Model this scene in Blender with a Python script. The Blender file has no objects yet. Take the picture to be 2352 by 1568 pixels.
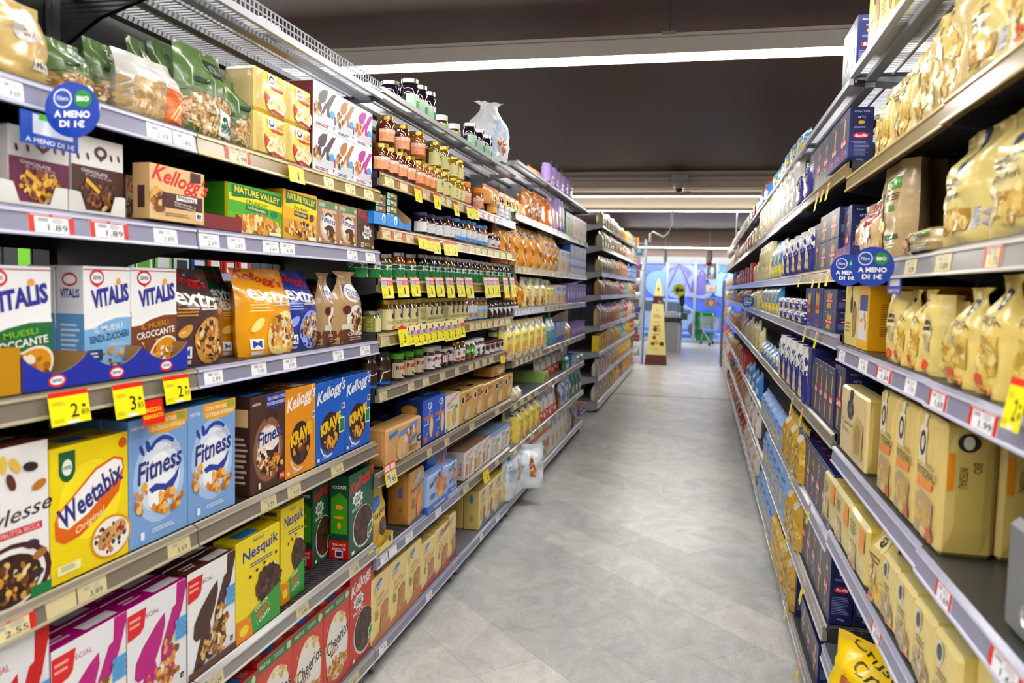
EXPO=1.85; LAMP=14.0
import bpy, math, random
from math import sin, cos, pi, radians
from mathutils import Vector, Matrix
SC=bpy.context.scene; COL=SC.collection
W,H,F=2352.,1568.,1829.
VP=(1605.,668.); ROLL=.0245; CZ=1.74
def _n(v): return Vector(v).normalized()
_fw=_n(((VP[0]-W/2)/F,(VP[1]-H/2)/F,1))
_p2=_n(((VP[0]+1000-W/2)/F,(VP[1]+1000*ROLL-H/2)/F,1))
_up=_fw.cross(_p2).normalized()
if _up.y>0: _up=-_up
_rt=_fw.cross(_up).normalized()
if _rt.x<0: _rt=-_rt
RM=Matrix((_rt,_fw,_up))            # world = RM @ camera (x right, y down, z forward)
CAM=Vector((0,0,CZ))
def ray(x,y): return RM@Vector(((x-W/2)/F,(y-H/2)/F,1))
# the two aisle faces: point on the front plane at aisle distance s, pushed back by inset, height z
DL=1.316
def PT(run,s,ins,z):
    return Vector((-DL-ins,s,z)) if run=='L' else Vector((.486+.005*s+ins,s,z))
def _lin(A,B,k,val,c):
    a=RM.transposed()@(A-CAM); b=RM.transposed()@B
    t=(val-c)/F
    return (t*a.z-a[k])/(b[k]-t*b.z)
def sx(run,x,ins,z):
    A=PT(run,0,ins,z); B=PT(run,1,ins,z)-A
    return _lin(A,B,0,x,W/2)
def zy(run,s,ins,y):
    return _lin(PT(run,s,ins,0),Vector((0,0,1)),1,y,H/2)
def on_floor(x,y,z=0):
    r=ray(x,y); return CAM+r*((z-CZ)/r.z)
def at_y(x,y,Y):
    r=ray(x,y); return CAM+r*(Y/r.y)
# ---- materials: base colour comes from the printed colour of each face
def lin(h):
    o=[]
    for i in (0,2,4):
        c=int(h[i:i+2],16)/255
        o.append(c/12.92 if c<=.04045 else ((c+.055)/1.055)**2.4)
    g=.3*o[0]+.59*o[1]+.11*o[2]
    return (*[max(0,g+(v-g)*1.07)*.93 for v in o],1.)
_LC={}
def LC(h):
    if h not in _LC: _LC[h]=lin(h)
    return _LC[h]
MATS={}
def mat(k,rough=.4,metal=0,coat=0,bump=0,bs=40,spec=.5,emit=None,alpha=None):
    m=bpy.data.materials.new(k); m.use_nodes=True; nt=m.node_tree; N=nt.nodes; b=N['Principled BSDF']
    at=N.new('ShaderNodeAttribute'); at.attribute_name='Col'
    nt.links.new(at.outputs['Color'],b.inputs['Base Color'])
    b.inputs['Roughness'].default_value=rough; b.inputs['Metallic'].default_value=metal
    b.inputs['Coat Weight'].default_value=coat; b.inputs['Coat Roughness'].default_value=.05
    b.inputs['Specular IOR Level'].default_value=spec
    if alpha: b.inputs['Alpha'].default_value=alpha
    if bump:
        t=N.new('ShaderNodeTexCoord'); n=N.new('ShaderNodeTexNoise'); n.inputs['Scale'].default_value=bs; n.inputs['Detail'].default_value=3
        p=N.new('ShaderNodeBump'); p.inputs['Strength'].default_value=bump; p.inputs['Distance'].default_value=.01
        nt.links.new(t.outputs['Object'],n.inputs['Vector']); nt.links.new(n.outputs['Fac'],p.inputs['Height']); nt.links.new(p.outputs['Normal'],b.inputs['Normal'])
    if emit:
        b.inputs['Emission Color'].default_value=emit[0]; b.inputs['Emission Strength'].default_value=emit[1]
    MATS[k]=m; return m
mat('P',.36); mat('F',.27,coat=.15,bump=.3,bs=22); mat('K',.65,bump=.12,bs=60); mat('G',.06,coat=1,spec=.7)
mat('M',.38,spec=.6); mat('C',.28,metal=.9); mat('D',.55); mat('S',.22,spec=.6); mat('T',.05,alpha=.09)
# ---- mesh builder with a colour per face
class MB:
    def __init__(s): s.v=[];s.f=[];s.c=[];s.m=[]
    def poly(s,pts,col,mi=0):
        n=len(s.v); s.v.extend(pts); s.f.append(tuple(range(n,n+len(pts)))); s.c.append(col); s.m.append(mi)
    def box(s,x0,y0,z0,x1,y1,z1,col,mi=0,skip=''):
        n=len(s.v); s.v.extend([(x,y,z) for z in (z0,z1) for y in (y0,y1) for x in (x0,x1)])
        for k,q in (('b',(0,2,3,1)),('t',(4,5,7,6)),('f',(0,1,5,4)),('k',(2,6,7,3)),('l',(0,4,6,2)),('r',(1,3,7,5))):
            if k not in skip: s.f.append(tuple(n+i for i in q)); s.c.append(col); s.m.append(mi)
    def grid(s,rows,col,mi=0,close=False):
        n=len(s.v); nu=len(rows[0])
        for r in rows: s.v.extend(r)
        for j in range(len(rows)-1):
            for i in range(nu-(0 if close else 1)):
                a=n+j*nu+i; b=n+j*nu+(i+1)%nu
                s.f.append((a,b,b+nu,a+nu)); s.c.append(col(i,j) if callable(col) else col); s.m.append(mi)
    def lathe(s,prof,col,seg=20,cx=0,cy=0,mi=0,a0=0,a1=2*pi):
        full=abs(a1-a0-2*pi)<1e-6; k=seg if full else seg+1
        rows=[[(cx+r*sin(a0+(a1-a0)*i/seg),cy-r*cos(a0+(a1-a0)*i/seg),z) for i in range(k)] for r,z in prof]
        s.grid(rows,col,mi,full)
    def tube(s,pts,r,col,seg=6,mi=0):
        rows=[]
        for i,p in enumerate(pts):
            p=Vector(p); d=(Vector(pts[min(i+1,len(pts)-1)])-Vector(pts[max(i-1,0)])).normalized()
            a=d.cross(Vector((0,0,1)) if abs(d.z)<.9 else Vector((1,0,0))).normalized(); b=d.cross(a)
            rows.append([tuple(p+(a*cos(2*pi*k/seg)+b*sin(2*pi*k/seg))*r) for k in range(seg)])
        s.grid(rows,col,mi,True)
        s.poly(rows[0],col,mi); s.poly(rows[-1][::-1],col,mi)
    def mesh(s,name,mats='P',smooth=False):
        me=bpy.data.meshes.new(name); me.from_pydata([tuple(p) for p in s.v],[],s.f)
        a=me.color_attributes.new('Col','FLOAT_COLOR','CORNER'); buf=[]
        for f,c in zip(s.f,s.c): buf.extend(LC(c)*len(f))
        a.data.foreach_set('color',buf)
        for k in mats: me.materials.append(MATS[k])
        if len(mats)>1: me.polygons.foreach_set('material_index',s.m)
        if smooth: me.polygons.foreach_set('use_smooth',[True]*len(s.f))
        me.update(); return me
# ---- lettering
_TX={}
def glyphs(t,sh=0,b=0):
    k=(t,sh,b)
    if k not in _TX:
        cu=bpy.data.curves.new('t','FONT'); cu.body=t; cu.resolution_u=2; cu.shear=sh; cu.offset=b*.02
        o=bpy.data.objects.new('t',cu); COL.objects.link(o)
        dg=bpy.context.evaluated_depsgraph_get(); me=bpy.data.meshes.new_from_object(o.evaluated_get(dg))
        P=[(v.co.x,v.co.y) for v in me.vertices]; fs=[[P[i] for i in p.vertices] for p in me.polygons]
        bpy.data.objects.remove(o); bpy.data.curves.remove(cu); bpy.data.meshes.remove(me)
        xs=[p[0] for p in P] or [0,1]; ys=[p[1] for p in P] or [0,1]
        x0,x1,y0,y1=min(xs),max(xs),min(ys),max(ys)
        _TX[k]=[[((p[0]-x0)/(x1-x0+1e-9)-.5,(p[1]-y0)/(y1-y0+1e-9)-.5) for p in f] for f in fs]
    return _TX[k]
RND=random.Random(7)
class Face:
    """draws flat prints in u,v (0..1) onto a surface M(u,v,off)"""
    def __init__(s,mb,M,w,h,curved=0,mi=0): s.mb,s.M,s.w,s.h,s.cv,s.k,s.mi=mb,M,w,h,curved,1,mi
    def _put(s,pts,c):
        s.mb.poly([s.M(u,v,s.k) for u,v in pts],c,s.mi)
    def _tri(s,a,b,c,col,d=0):
        if s.cv and d<5:
            e=[(abs(p[0]-q[0])/s.cv+abs(p[1]-q[1])*1.2/s.cv) for p,q in ((a,b),(b,c),(c,a))]
            m=max(e)
            if m>1:
                i=e.index(m); p,q,r=((a,b,c),(b,c,a),(c,a,b))[i]; o=((p[0]+q[0])/2,(p[1]+q[1])/2)
                s._tri(p,o,r,col,d+1); s._tri(o,q,r,col,d+1); return
        s._put((a,b,c),col)
    def _fan(s,pts,c):
        if s.cv:
            if len(pts)==3: s._tri(*pts,c); return
            o=(sum(p[0] for p in pts)/len(pts),sum(p[1] for p in pts)/len(pts))
            for i in range(len(pts)): s._tri(o,pts[i],pts[(i+1)%len(pts)],c)
        else: s._put(pts,c)
    def P(s,pts,c): s._fan(pts,c); s.k+=1; return s
    def R(s,u0,v0,u1,v1,c): return s.P([(u0,v0),(u1,v0),(u1,v1),(u0,v1)],c)
    def _ell(s,cx,cy,rx,ry,n,rot=0):
        a=s.w/s.h; o=[]
        for i in range(n):
            x,y=rx*cos(2*pi*i/n),ry*sin(2*pi*i/n)/a
            o.append((cx+x*cos(rot)-y*sin(rot),cy+(x*sin(rot)+y*cos(rot))*a))
        return o
    def E(s,cx,cy,rx,ry,c,rot=0,n=20): return s.P(s._ell(cx,cy,rx,ry,n,rot),c)
    def T(s,t,cx,cy,w,h,c,rot=0,sh=0,b=0):
        r=radians(rot); cr,sr=cos(r),sin(r)
        for f in glyphs(t,sh,b):
            o=[]
            for x,y in f:
                x*=w*s.w; y*=h*s.h
                o.append((cx+(x*cr-y*sr)/s.w,cy+(x*sr+y*cr)/s.h))
            s._fan(o,c)
        s.k+=1; return s
    def X(s,u0,v0,u1,v1,n,c):
        for i in range(n):
            y=v1-(v1-v0)*(i+.2)/n; d=(v1-v0)/n*.45; e=RND.uniform(.7,1)
            s._fan([(u0,y-d),(u0+(u1-u0)*e,y-d),(u0+(u1-u0)*e,y),(u0,y)],c)
        s.k+=1; return s
    def L(s,pts,wd,c):
        for (x0,y0),(x1,y1) in zip(pts,pts[1:]):
            dx,dy=(x1-x0)*s.w,(y1-y0)*s.h; l=math.hypot(dx,dy)+1e-9; nx,ny=-dy/l*wd*s.w/2,dx/l*wd*s.w/2
            s._fan([(x0+nx/s.w,y0+ny/s.h),(x0-nx/s.w,y0-ny/s.h),(x1-nx/s.w,y1-ny/s.h),(x1+nx/s.w,y1+ny/s.h)],c)
        s.k+=1; return s
    def O(s,cx,cy,rx,ry,pal,n,sz=.05,base=None):
        """heaped food: many small chips inside an ellipse"""
        if base: s.E(cx,cy,rx,ry,base)
        for i in range(n):
            a=RND.uniform(0,2*pi); q=RND.random()**.5
            x,y=cx+rx*q*cos(a),cy+ry*q*sin(a); z=sz*RND.uniform(.6,1.2)
            p=s._ell(x,y,z,z*s.w/s.h*RND.uniform(.5,1),7,RND.uniform(0,3))
            s.k+=.08 if not s.cv else .02; s._put(p,pal[i%len(pal)])
        s.k+=1; return s
LAY=.00013
def carton(w,h,d,base,side=None,top=None,art=None,sart=None,tart=None,ch=.0014,m='P',name='carton',puff=0):
    mb=MB(); side=side or base; top=top or side; x=w/2; e=ch
    # chamfered block, front at y=0
    def ring(z,k,y0,y1): return [(-x+k,y0,z),(x-k,y0,z),(x,y0+e-0 if k else y0,z)]
    V=[]
    def vt(sx_,sy,sz,ax):
        p=[sx_*x,(d if sy>0 else 0),(h if sz>0 else 0)]
        q=[p[0]-sx_*e,p[1]-(e if sy>0 else -e),p[2]-(e if sz>0 else -e)]
        q[ax]=p[ax]; return tuple(q)
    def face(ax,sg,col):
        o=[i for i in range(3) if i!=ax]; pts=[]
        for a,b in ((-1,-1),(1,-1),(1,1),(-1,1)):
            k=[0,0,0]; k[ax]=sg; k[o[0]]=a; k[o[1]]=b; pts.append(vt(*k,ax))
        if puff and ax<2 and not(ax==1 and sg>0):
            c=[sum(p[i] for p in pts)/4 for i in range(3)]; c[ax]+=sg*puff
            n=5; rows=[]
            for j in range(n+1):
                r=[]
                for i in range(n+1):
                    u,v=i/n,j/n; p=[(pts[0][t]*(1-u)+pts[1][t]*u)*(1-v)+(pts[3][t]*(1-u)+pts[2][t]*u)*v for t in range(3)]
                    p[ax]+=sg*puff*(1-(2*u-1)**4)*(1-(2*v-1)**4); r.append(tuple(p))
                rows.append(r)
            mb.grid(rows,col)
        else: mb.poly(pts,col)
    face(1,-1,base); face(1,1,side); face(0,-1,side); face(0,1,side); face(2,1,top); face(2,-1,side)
    for ax in range(3):
        o=[i for i in range(3) if i!=ax]
        for a in (-1,1):
            for b in (-1,1):
                q=[]
                for t,fa in ((-1,o[0]),(1,o[0]),(1,o[1]),(-1,o[1])):
                    k=[0,0,0]; k[ax]=t; k[o[0]]=a; k[o[1]]=b; q.append(vt(*k,fa))
                mb.poly(q,base if 1 in o and (a if o[0]==1 else b)<0 else side)
    for a in (-1,1):
        for b in (-1,1):
            for c in (-1,1): mb.poly([vt(a,b,c,i) for i in range(3)],base)
    fo=puff
    def pf(u,v): return fo*max(0,1-(2*u-1)**4)*max(0,1-(2*v-1)**4)
    if art: art(Face(mb,lambda u,v,k:(-x+u*w,-pf(u,v)-k*LAY-(.0012 if puff else .0001),v*h),w,h,.22 if puff else 0))
    if sart:
        sart(Face(mb,lambda u,v,k:(-x-pf(u,v)-k*LAY-.0001,d-u*d,v*h),d,h,.3 if puff else 0))
        sart(Face(mb,lambda u,v,k:(x+pf(u,v)+k*LAY+.0001,u*d,v*h),d,h,.3 if puff else 0))
    if tart: tart(Face(mb,lambda u,v,k:(-x+u*w,v*d,h+k*LAY+.0001),w,d))
    return mb.mesh(name,m,smooth=False)
def bag(w,h,d,base,art=None,top='fin',m='F',seed=1,amp=.004,shape=1.,nu=12,nv=14,back=None,lean=0,name='bag',tilt=0,tw=None,crum=0):
    """standing film bag: block bottom, flattening to a crimped or pinched top"""
    mb=MB(); rd=random.Random(seed); ph=[rd.uniform(0,6.3) for _ in range(6)]; JT={};
    def jt(u,v,sg):
        k=(round(u*nu),round(v*nv),sg if 0<round(u*nu)<nu else 0)
        if k not in JT: JT[k]=[rd.uniform(-crum,crum) for _ in range(3)]
        return JT[k]
    tw=tw if tw is not None else {'fin':1.,'pinch':.32,'fold':.98,'open':.8}[top]
    vt={'fin':.62*shape,'pinch':.55*shape,'fold':.8,'open':.7}[top]
    def prof(v):
        b=min(1,.86+v*2.4) if v<.06 else 1
        if v<vt: t=0
        else: t=min(1,(v-vt)/(.93-vt))
        t2=t*t*(3-2*t)
        dz=b*(1-t2*.94); wz=(.96+.04*sin(pi*min(1,v/max(vt,.01))))*(1-(1-tw)*t2)
        if top=='pinch' and v>.93: wz=tw+(v-.93)/.07*.35
        if top=='fold': dz=b*(1-.25*t2)
        return wz,dz
    def nz(u,v): return amp*(sin(u*9+ph[0]+v*5)*sin(v*13+ph[1])*.6+sin(u*21+ph[2]-v*9)*.25+sin(v*31+ph[3]+u*6)*.2)
    def S(u,v,k=0,sg=-1):
        wz,dz=prof(v); q=2*u-1
        y=max(0,1-abs(q)**3.2)**(1/2.6)
        yy=d/2+sg*(y*d/2*dz+nz(u,v)*min(1,y*2)) + lean*max(0,v-.5)**2*4*d + tilt*v*h
        j=jt(u,v,sg) if crum else (0,0,0)
        return (q*w/2*wz+j[0],yy+j[1],max(0,v*h+(j[2] if v>.02 else 0)))
    for sg in (-1,1):
        rows=[[S(i/nu if sg<0 else 1-i/nu,j/nv,0,sg) for i in range(nu+1)] for j in range(nv+1)]
        mb.grid(rows,base if sg<0 else (back or base))
    if top=='fold': mb.poly([S(i/nu,1,0,-1) for i in range(nu+1)]+[S(1-i/nu,1,0,1) for i in range(1,nu)],base)
    def G(u,v,k):     # on the faceted surface itself
        a=u*nu; b=v*nv; i=min(nu-1,max(0,int(a))); j=min(nv-1,max(0,int(b))); a-=i; b-=j
        c=[S((i+e)/nu,(j+g)/nv) for g in (0,1) for e in (0,1)]
        p=[(c[0][t]*(1-a)+c[1][t]*a)*(1-b)+(c[2][t]*(1-a)+c[3][t]*a)*b for t in range(3)]
        o=.0011+k*.0002
        q=2*u-1; n=Vector((.9*q**5,-1,0)).normalized()
        return (p[0]+n.x*o,p[1]+n.y*o,p[2])
    if art: art(Face(mb,G,w,h,.13))
    return mb.mesh(name,m,smooth=True)
def jar(r,h,content,lid,lidm='C',label=None,prof=None,lh=None,lr=None,seg=18,lab=(.12,.68),span=.6,lname='lid',bm='G',low=0,art=None):
    """-> [(None,body),('lid',..),('label',..)]"""
    lh=lh or h*.13; lr=lr or r*.9; hb=h-lh
    pf=prof or [(0,.0),(.86,0),(1,.03),(1,.74),(.97,.82),(.8,.93),(.78,1)]
    P=[(a*r,b*hb) for a,b in pf]; R0=r
    b=MB(); b.lathe(P,content,seg,0,r); out=[(None,b.mesh('jar',bm,True))]
    l=MB(); l.lathe([(lr*.97,hb-.003),(lr,hb),(lr,h-.002),(lr*.96,h),(0,h)],lid,seg,0,r); out.append((lname,l.mesh(lname,lidm,False)))
    if label:
        q=MB(); z0,z1=lab[0]*hb,lab[1]*hb; sp=span*2*pi
        M=lambda u,v,k:((r+.0006+k*LAY*1.2)*sin((u-.5)*sp),r-(r+.0006+k*LAY*1.2)*cos((u-.5)*sp),z0+v*(z1-z0))
        n=max(4,int(seg*span)); q.grid([[M(i/n,v,0) for i in range(n+1)] for v in (0,1)],label)
        if art: art(Face(q,lambda u,v,k:M(u,v,k+1.6),r*sp,z1-z0,.08))
        out.append(('label',q.mesh('label','P',False)))
    return out
# ---- things
OBJ=[]      # (object, description, place, s, depth row, layer)
def link(name,me,parent=None,loc=(0,0,0),rot=0):
    o=bpy.data.objects.new(name,me); COL.objects.link(o); o.location=loc
    if rot: o.rotation_euler=(0,0,rot)
    if parent: o.parent=parent
    return o
def tag(o,label,cat,group=None,kind=None):
    o['label']=label; o['category']=cat
    if group: o['group']=group
    if kind: o['kind']=kind
    return o
def struct(name,mb,mats='P',smooth=False,**k):
    o=link(name,mb.mesh(name,mats,smooth)); o['kind']='structure'; return o
TY={}
def ty(key,name,cat,desc,d,fn): TY[key]=(name,cat,desc,d,fn)
_PC={}
def proto(key,w,h,d):
    k=(key,round(w,3),round(h,3),round(d,3))
    if k not in _PC:
        r=TY[key][4](w,h,d); _PC[k]=r if isinstance(r,list) else [(None,r)]
    return _PC[k]
ROT={'L':pi/2,'R':-pi/2}
def spawn(key,w,h,d,loc,rot,place,s,row=0,lay=0,tiltx=0,desc=None):
    name,cat,ds,_,_=TY[key]; pr=proto(key,w,h,d)
    o=link(name,pr[0][1],None,loc,rot)
    if tiltx: o.rotation_euler=(tiltx,0,rot)
    for pn,me in pr[1:]: link(pn,me,o)
    o['category']=cat; OBJ.append((o,desc or ds,place,s,row,lay)); return o
DECK={}     # (run, place) -> deck height, filled by the shelves
def put(run,place,key,xa,xb,yt=None,n=1,h=None,deep=0,stack=1,ins=.025,d=None,yaw=0,tilt=0,z0=0,wid=None,ks=None,desc=None,jit=0,dyn=None):
    """a row of n packs between pixel columns xa..xb of the shelf's front; yt = pixel of the pack's top at its near edge"""
    z=DECK[place]+z0+.0005
    sa,sb=sx(run,xa,ins,z),sx(run,xb,ins,z)
    if sa>sb: sa,sb=sb,sa
    if wid is None and TY[(ks or [key])[0]][1]=='bag' and (sb-sa)/n>.36 and n>1: n=math.ceil((sb-sa)/.31)
    p=(sb-sa)/n; jr=TY[(ks or [key])[0]][1]=='jar'
    if jr:
        wid=wid or min(p*.985,.084); rr=wid/2; s0=sx(run,xa+rr*F/sa*.8,ins+rr,z); sa=s0-p/2
        if h is None: h=zy(run,s0,ins+rr*.7,yt)-z
    if h is None:
        h=zy(run,sa if run=='L' else sb,ins,yt)-z; h=(h-.0006*(stack-1))/stack
    for i in range(n):
        k=ks[i%len(ks)] if ks else key
        dd=d or TY[k][3]; w=wid or p*.985
        for st in range(stack):
            for r in range(deep+1):
                s=sa+(i+.5)*p; j=RND.uniform(-jit,jit)
                loc=PT(run,s,ins+abs(j)+r*(dd+.004),z+st*(h+.0006))
                spawn(k,w,h,dd,loc,ROT[run]+radians(yaw)+(j*6 if jit else 0),place,s,r,st,radians(tilt),desc)
ORD='first second third fourth fifth sixth seventh eighth ninth tenth eleventh twelfth thirteenth fourteenth fifteenth sixteenth seventeenth eighteenth nineteenth twentieth'.split()
def ordw(i): return ORD[i] if i<20 else f'{i+1}th'
def label_all():
    G={}
    for t in OBJ: G.setdefault((t[1],t[2]),[]).append(t)
    for (ds,pl),ts in G.items():
        rows={}
        for t in ts: rows.setdefault((t[4],t[5]),[]).append(t)
        nl=max(t[5] for t in ts)
        for (r,l),q in rows.items():
            q.sort(key=lambda t:t[3])
            for i,t in enumerate(q):
                a=''
                if len(q)>1: a=f', {ordw(i)} from near end'
                if r: a+=', '+('one' if r==1 else 'two' if r==2 else 'three')+' back'
                elif len(rows)>1 and nl and not r: pass
                if nl: a+=', '+('bottom layer' if l==0 else 'top layer' if l==nl else f'layer {l+1}')
                t[0]['label']=ds+(' on '+pl if not a else a+', '+pl)
        if len(ts)>1:
            for t in ts: t[0]['group']=(ds+'s on '+pl)[:110]
# ---- camera
cd=bpy.data.cameras.new('camera'); cam=bpy.data.objects.new('camera',cd); COL.objects.link(cam); SC.camera=cam
Rm=Matrix(((RM[0][0],-RM[0][1],-RM[0][2]),(RM[1][0],-RM[1][1],-RM[1][2]),(RM[2][0],-RM[2][1],-RM[2][2])))
cam.matrix_world=Matrix.Translation(CAM)@Rm.to_4x4()
cd.sensor_width=36; cd.lens=F/W*36; cd.clip_start=.05; cd.clip_end=200
cd.dof.use_dof=True; cd.dof.focus_distance=3.5; cd.dof.aperture_fstop=3.2
SC.view_settings.view_transform='Standard'; SC.view_settings.look='None'; SC.view_settings.gamma=1; SC.view_settings.use_curve_mapping=False
SC.view_settings.exposure=EXPO
SC.cycles.max_bounces=6; SC.cycles.diffuse_bounces=4; SC.cycles.glossy_bounces=3; SC.cycles.transparent_max_bounces=8
SC.cycles.caustics_reflective=False; SC.cycles.sample_clamp_indirect=6
wd=bpy.data.worlds.new('daylight'); SC.world=wd; wd.use_nodes=True
wd.node_tree.nodes['Background'].inputs['Color'].default_value=(.42,.62,1,1); wd.node_tree.nodes['Background'].inputs['Strength'].default_value=1.15
# ---- floor: marbled vinyl tiles laid on the diagonal
m=bpy.data.materials.new('floor_tiles'); m.use_nodes=True; nt=m.node_tree; N=nt.nodes; K=nt.links; B=N['Principled BSDF']
ge=N.new('ShaderNodeNewGeometry'); mp=N.new('ShaderNodeMapping'); mp.vector_type='TEXTURE'
mp.inputs['Location'].default_value=(-1.199,4.59,0); mp.inputs['Rotation'].default_value=(0,0,-pi/4)
K.new(ge.outputs['Position'],mp.inputs['Vector'])
br=N.new('ShaderNodeTexBrick'); br.offset=.55; br.inputs['Scale'].default_value=1; br.inputs['Brick Width'].default_value=.755; br.inputs['Row Height'].default_value=.339
br.inputs['Mortar Size'].default_value=.0011; br.inputs['Mortar Smooth'].default_value=.3; br.inputs['Bias'].default_value=-.15
br.inputs['Color1'].default_value=LC('c8c9c8'); br.inputs['Color2'].default_value=LC('e2dfd9'); br.inputs['Mortar'].default_value=LC('8a8b8b')
K.new(mp.outputs['Vector'],br.inputs['Vector'])
n1=N.new('ShaderNodeTexNoise'); n1.inputs['Scale'].default_value=3.2; n1.inputs['Detail'].default_value=9; n1.inputs['Roughness'].default_value=.68; n1.inputs['Distortion'].default_value=1.4
mp2=N.new('ShaderNodeMapping'); mp2.inputs['Scale'].default_value=(1.5,1,1); mp2.inputs['Rotation'].default_value=(0,0,.6); K.new(ge.outputs['Position'],mp2.inputs['Vector']); K.new(mp2.outputs['Vector'],n1.inputs['Vector'])
rp=N.new('ShaderNodeValToRGB'); rp.color_ramp.elements[0].position=.28; rp.color_ramp.elements[0].color=(.7,.7,.705,1); rp.color_ramp.elements[1].position=.72; rp.color_ramp.elements[1].color=(1.15,1.15,1.14,1)
K.new(n1.outputs['Fac'],rp.inputs['Fac'])
mx=N.new('ShaderNodeMix'); mx.data_type='RGBA'; mx.blend_type='MULTIPLY'; mx.inputs[0].default_value=1
K.new(br.outputs['Color'],mx.inputs[6]); K.new(rp.outputs['Color'],mx.inputs[7])
n2=N.new('ShaderNodeTexNoise'); n2.inputs['Scale'].default_value=55; n2.inputs['Detail'].default_value=4; K.new(mp2.outputs['Vector'],n2.inputs['Vector'])
rp2=N.new('ShaderNodeValToRGB'); rp2.color_ramp.elements[0].position=.3; rp2.color_ramp.elements[0].color=(.86,.86,.86,1); rp2.color_ramp.elements[1].position=.55; rp2.color_ramp.elements[1].color=(1,1,1,1)
K.new(n2.outputs['Fac'],rp2.inputs['Fac'])
mx2=N.new('ShaderNodeMix'); mx2.data_type='RGBA'; mx2.blend_type='MULTIPLY'; mx2.inputs[0].default_value=1
K.new(mx.outputs[2],mx2.inputs[6]); K.new(rp2.outputs['Color'],mx2.inputs[7]); K.new(mx2.outputs[2],B.inputs['Base Color'])
B.inputs['Roughness'].default_value=.33; MATS['floor']=m
mb=MB(); mb.poly([(-9,-5,0),(5,-5,0),(5,28,0),(-9,28,0)],'ffffff'); struct('floor',mb,['floor'])
mb=MB(); mb.box(-1.32,13.2,0,.62,13.226,.002,'55565a'); struct('trim_1',mb,'D')      # floor joint strip
CE=3.72
mb=MB(); mb.box(-9,-5,CE,5,28.2,CE+.1,'43291f'); struct('ceiling',mb,'D')
mb=MB(); mb.box(-9.1,-5,0,-9,28.2,CE,'8d8580'); struct('wall_left',mb,'D')
mb=MB(); mb.box(5,-5,0,5.1,28.2,CE,'8d8580'); struct('wall_right',mb,'D')
mb=MB(); mb.box(-9.1,-5.1,0,5.1,-5,CE,'a09a94'); struct('wall_back',mb,'D')
YD=27.2; XD0,XD1,ZD=-1.95,1.6,2.86
mb=MB(); c='5b4a45'
mb.box(-9,YD,ZD,5,YD+.2,CE,c); mb.box(-9,YD,0,XD0,YD+.2,ZD,c); mb.box(XD1,YD,0,5,YD+.2,ZD,c); struct('wall_front',mb,'D')
# ---- door: aluminium frame and glass leaves
mb=MB(); g='a9b0b8'
mb.box(XD0,YD-.02,2.62,XD1,YD+.1,ZD,'7c8086')
for x0,x1 in ((XD0,XD0+.1),(-1.08,-1.0),(-.17,-.08),(.9,1.0),(1.5,1.6)): mb.box(x0,YD-.03,0,x1,YD+.08,2.64,g)
mb.box(XD0,YD-.02,0,XD1,YD+.05,.09,g)
dr=struct('door_1',mb,'M')
for x0,x1 in ((XD0+.1,-1.08),(-1.0,-.17),(-.08,.9),(1.0,1.5)):
    q=MB(); q.box(x0,YD+.02,.09,x1,YD+.03,2.62,'cfe0f5'); link('door_glass',q.mesh('door_glass','T'),dr)
# ---- beams and light strips across the ceiling
mb=MB(); mb.box(-9,13.7,3.45,5,14.1,CE,'e8dccb'); mb.box(-9,13.66,3.62,5,13.7,3.66,'a9a29a'); struct('trim_2',mb,'D')
mb=MB(); mb.box(-9,15.9,3.34,5,16.3,CE,'c8baa6'); struct('trim_3',mb,'D')
def strip(Y,z,x0,x1,hh,th,desc,dp=.17):
    lamp_=['lamp'] if dp>.1 else ['lamp_slim']
    s=link('strip_light',None,None,((x0+x1)/2,Y,z)); a=(x1-x0)/2; tag(s,desc,'ceiling light',None)
    q=MB(); q.box(-a,-dp/2,0,a,dp/2,hh,'c9c3ba'); q.box(-a,-dp/2-.004,hh-.03,a,-dp/2,hh-.024,'8a857e'); link('housing',q.mesh('housing','M'),s)
    q=MB(); q.box(-a,-dp*.46,-th,a,dp*.46,-.001,'ffffff'); link('tube',q.mesh('tube',lamp_),s)
    n=max(2,int((x1-x0)/3.2))
    for i in range(n):
        q=MB(); x=-a+(i+.5)*(x1-x0)/n; q.box(x-.05,-dp/2-.006,hh-.01,x+.05,dp/2+.006,hh+.014,'8d8a84'); q.tube([(x,0,hh),(x,0,CE-z-.002)],.005,'555048')
        link('hanger',q.mesh('hanger','M'),s)
mat('lamp_slim',.5,emit=((1,.97,.9,1),LAMP*2.6)); lm=mat('lamp',.5,emit=((1,.985,.96,1),LAMP))
for sa_ in ((5.9,3.40,-8.9,4.9,.14,.014,'long white light strip nearest the aisle shelves, above jam jars'),(2.6,3.40,-8.9,4.9,.14,.014,'added unseen light strip over the near shelving'),(.3,3.40,-8.9,4.9,.14,.014,'added unseen light strip right above the camera'),(-2.2,3.40,-8.9,4.9,.14,.014,'added unseen light strip behind the camera'),  # strips over and behind the camera are unseen, added to brighten the shelves
    (15.1,3.47,-8.9,4.9,.07,.01,'white light strip in front of the pale beam',.06),(17.6,3.44,-2.9,1.35,.05,.012,'short light strip beyond the pale beams',.07),(22.,3.44,-8.9,-3,.05,.05,'light strip over the tills'),(26.6,3.13,-2.4,1.9,.05,.012,'light strip above the glass entrance door',.08)):
    strip(*sa_)
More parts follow.
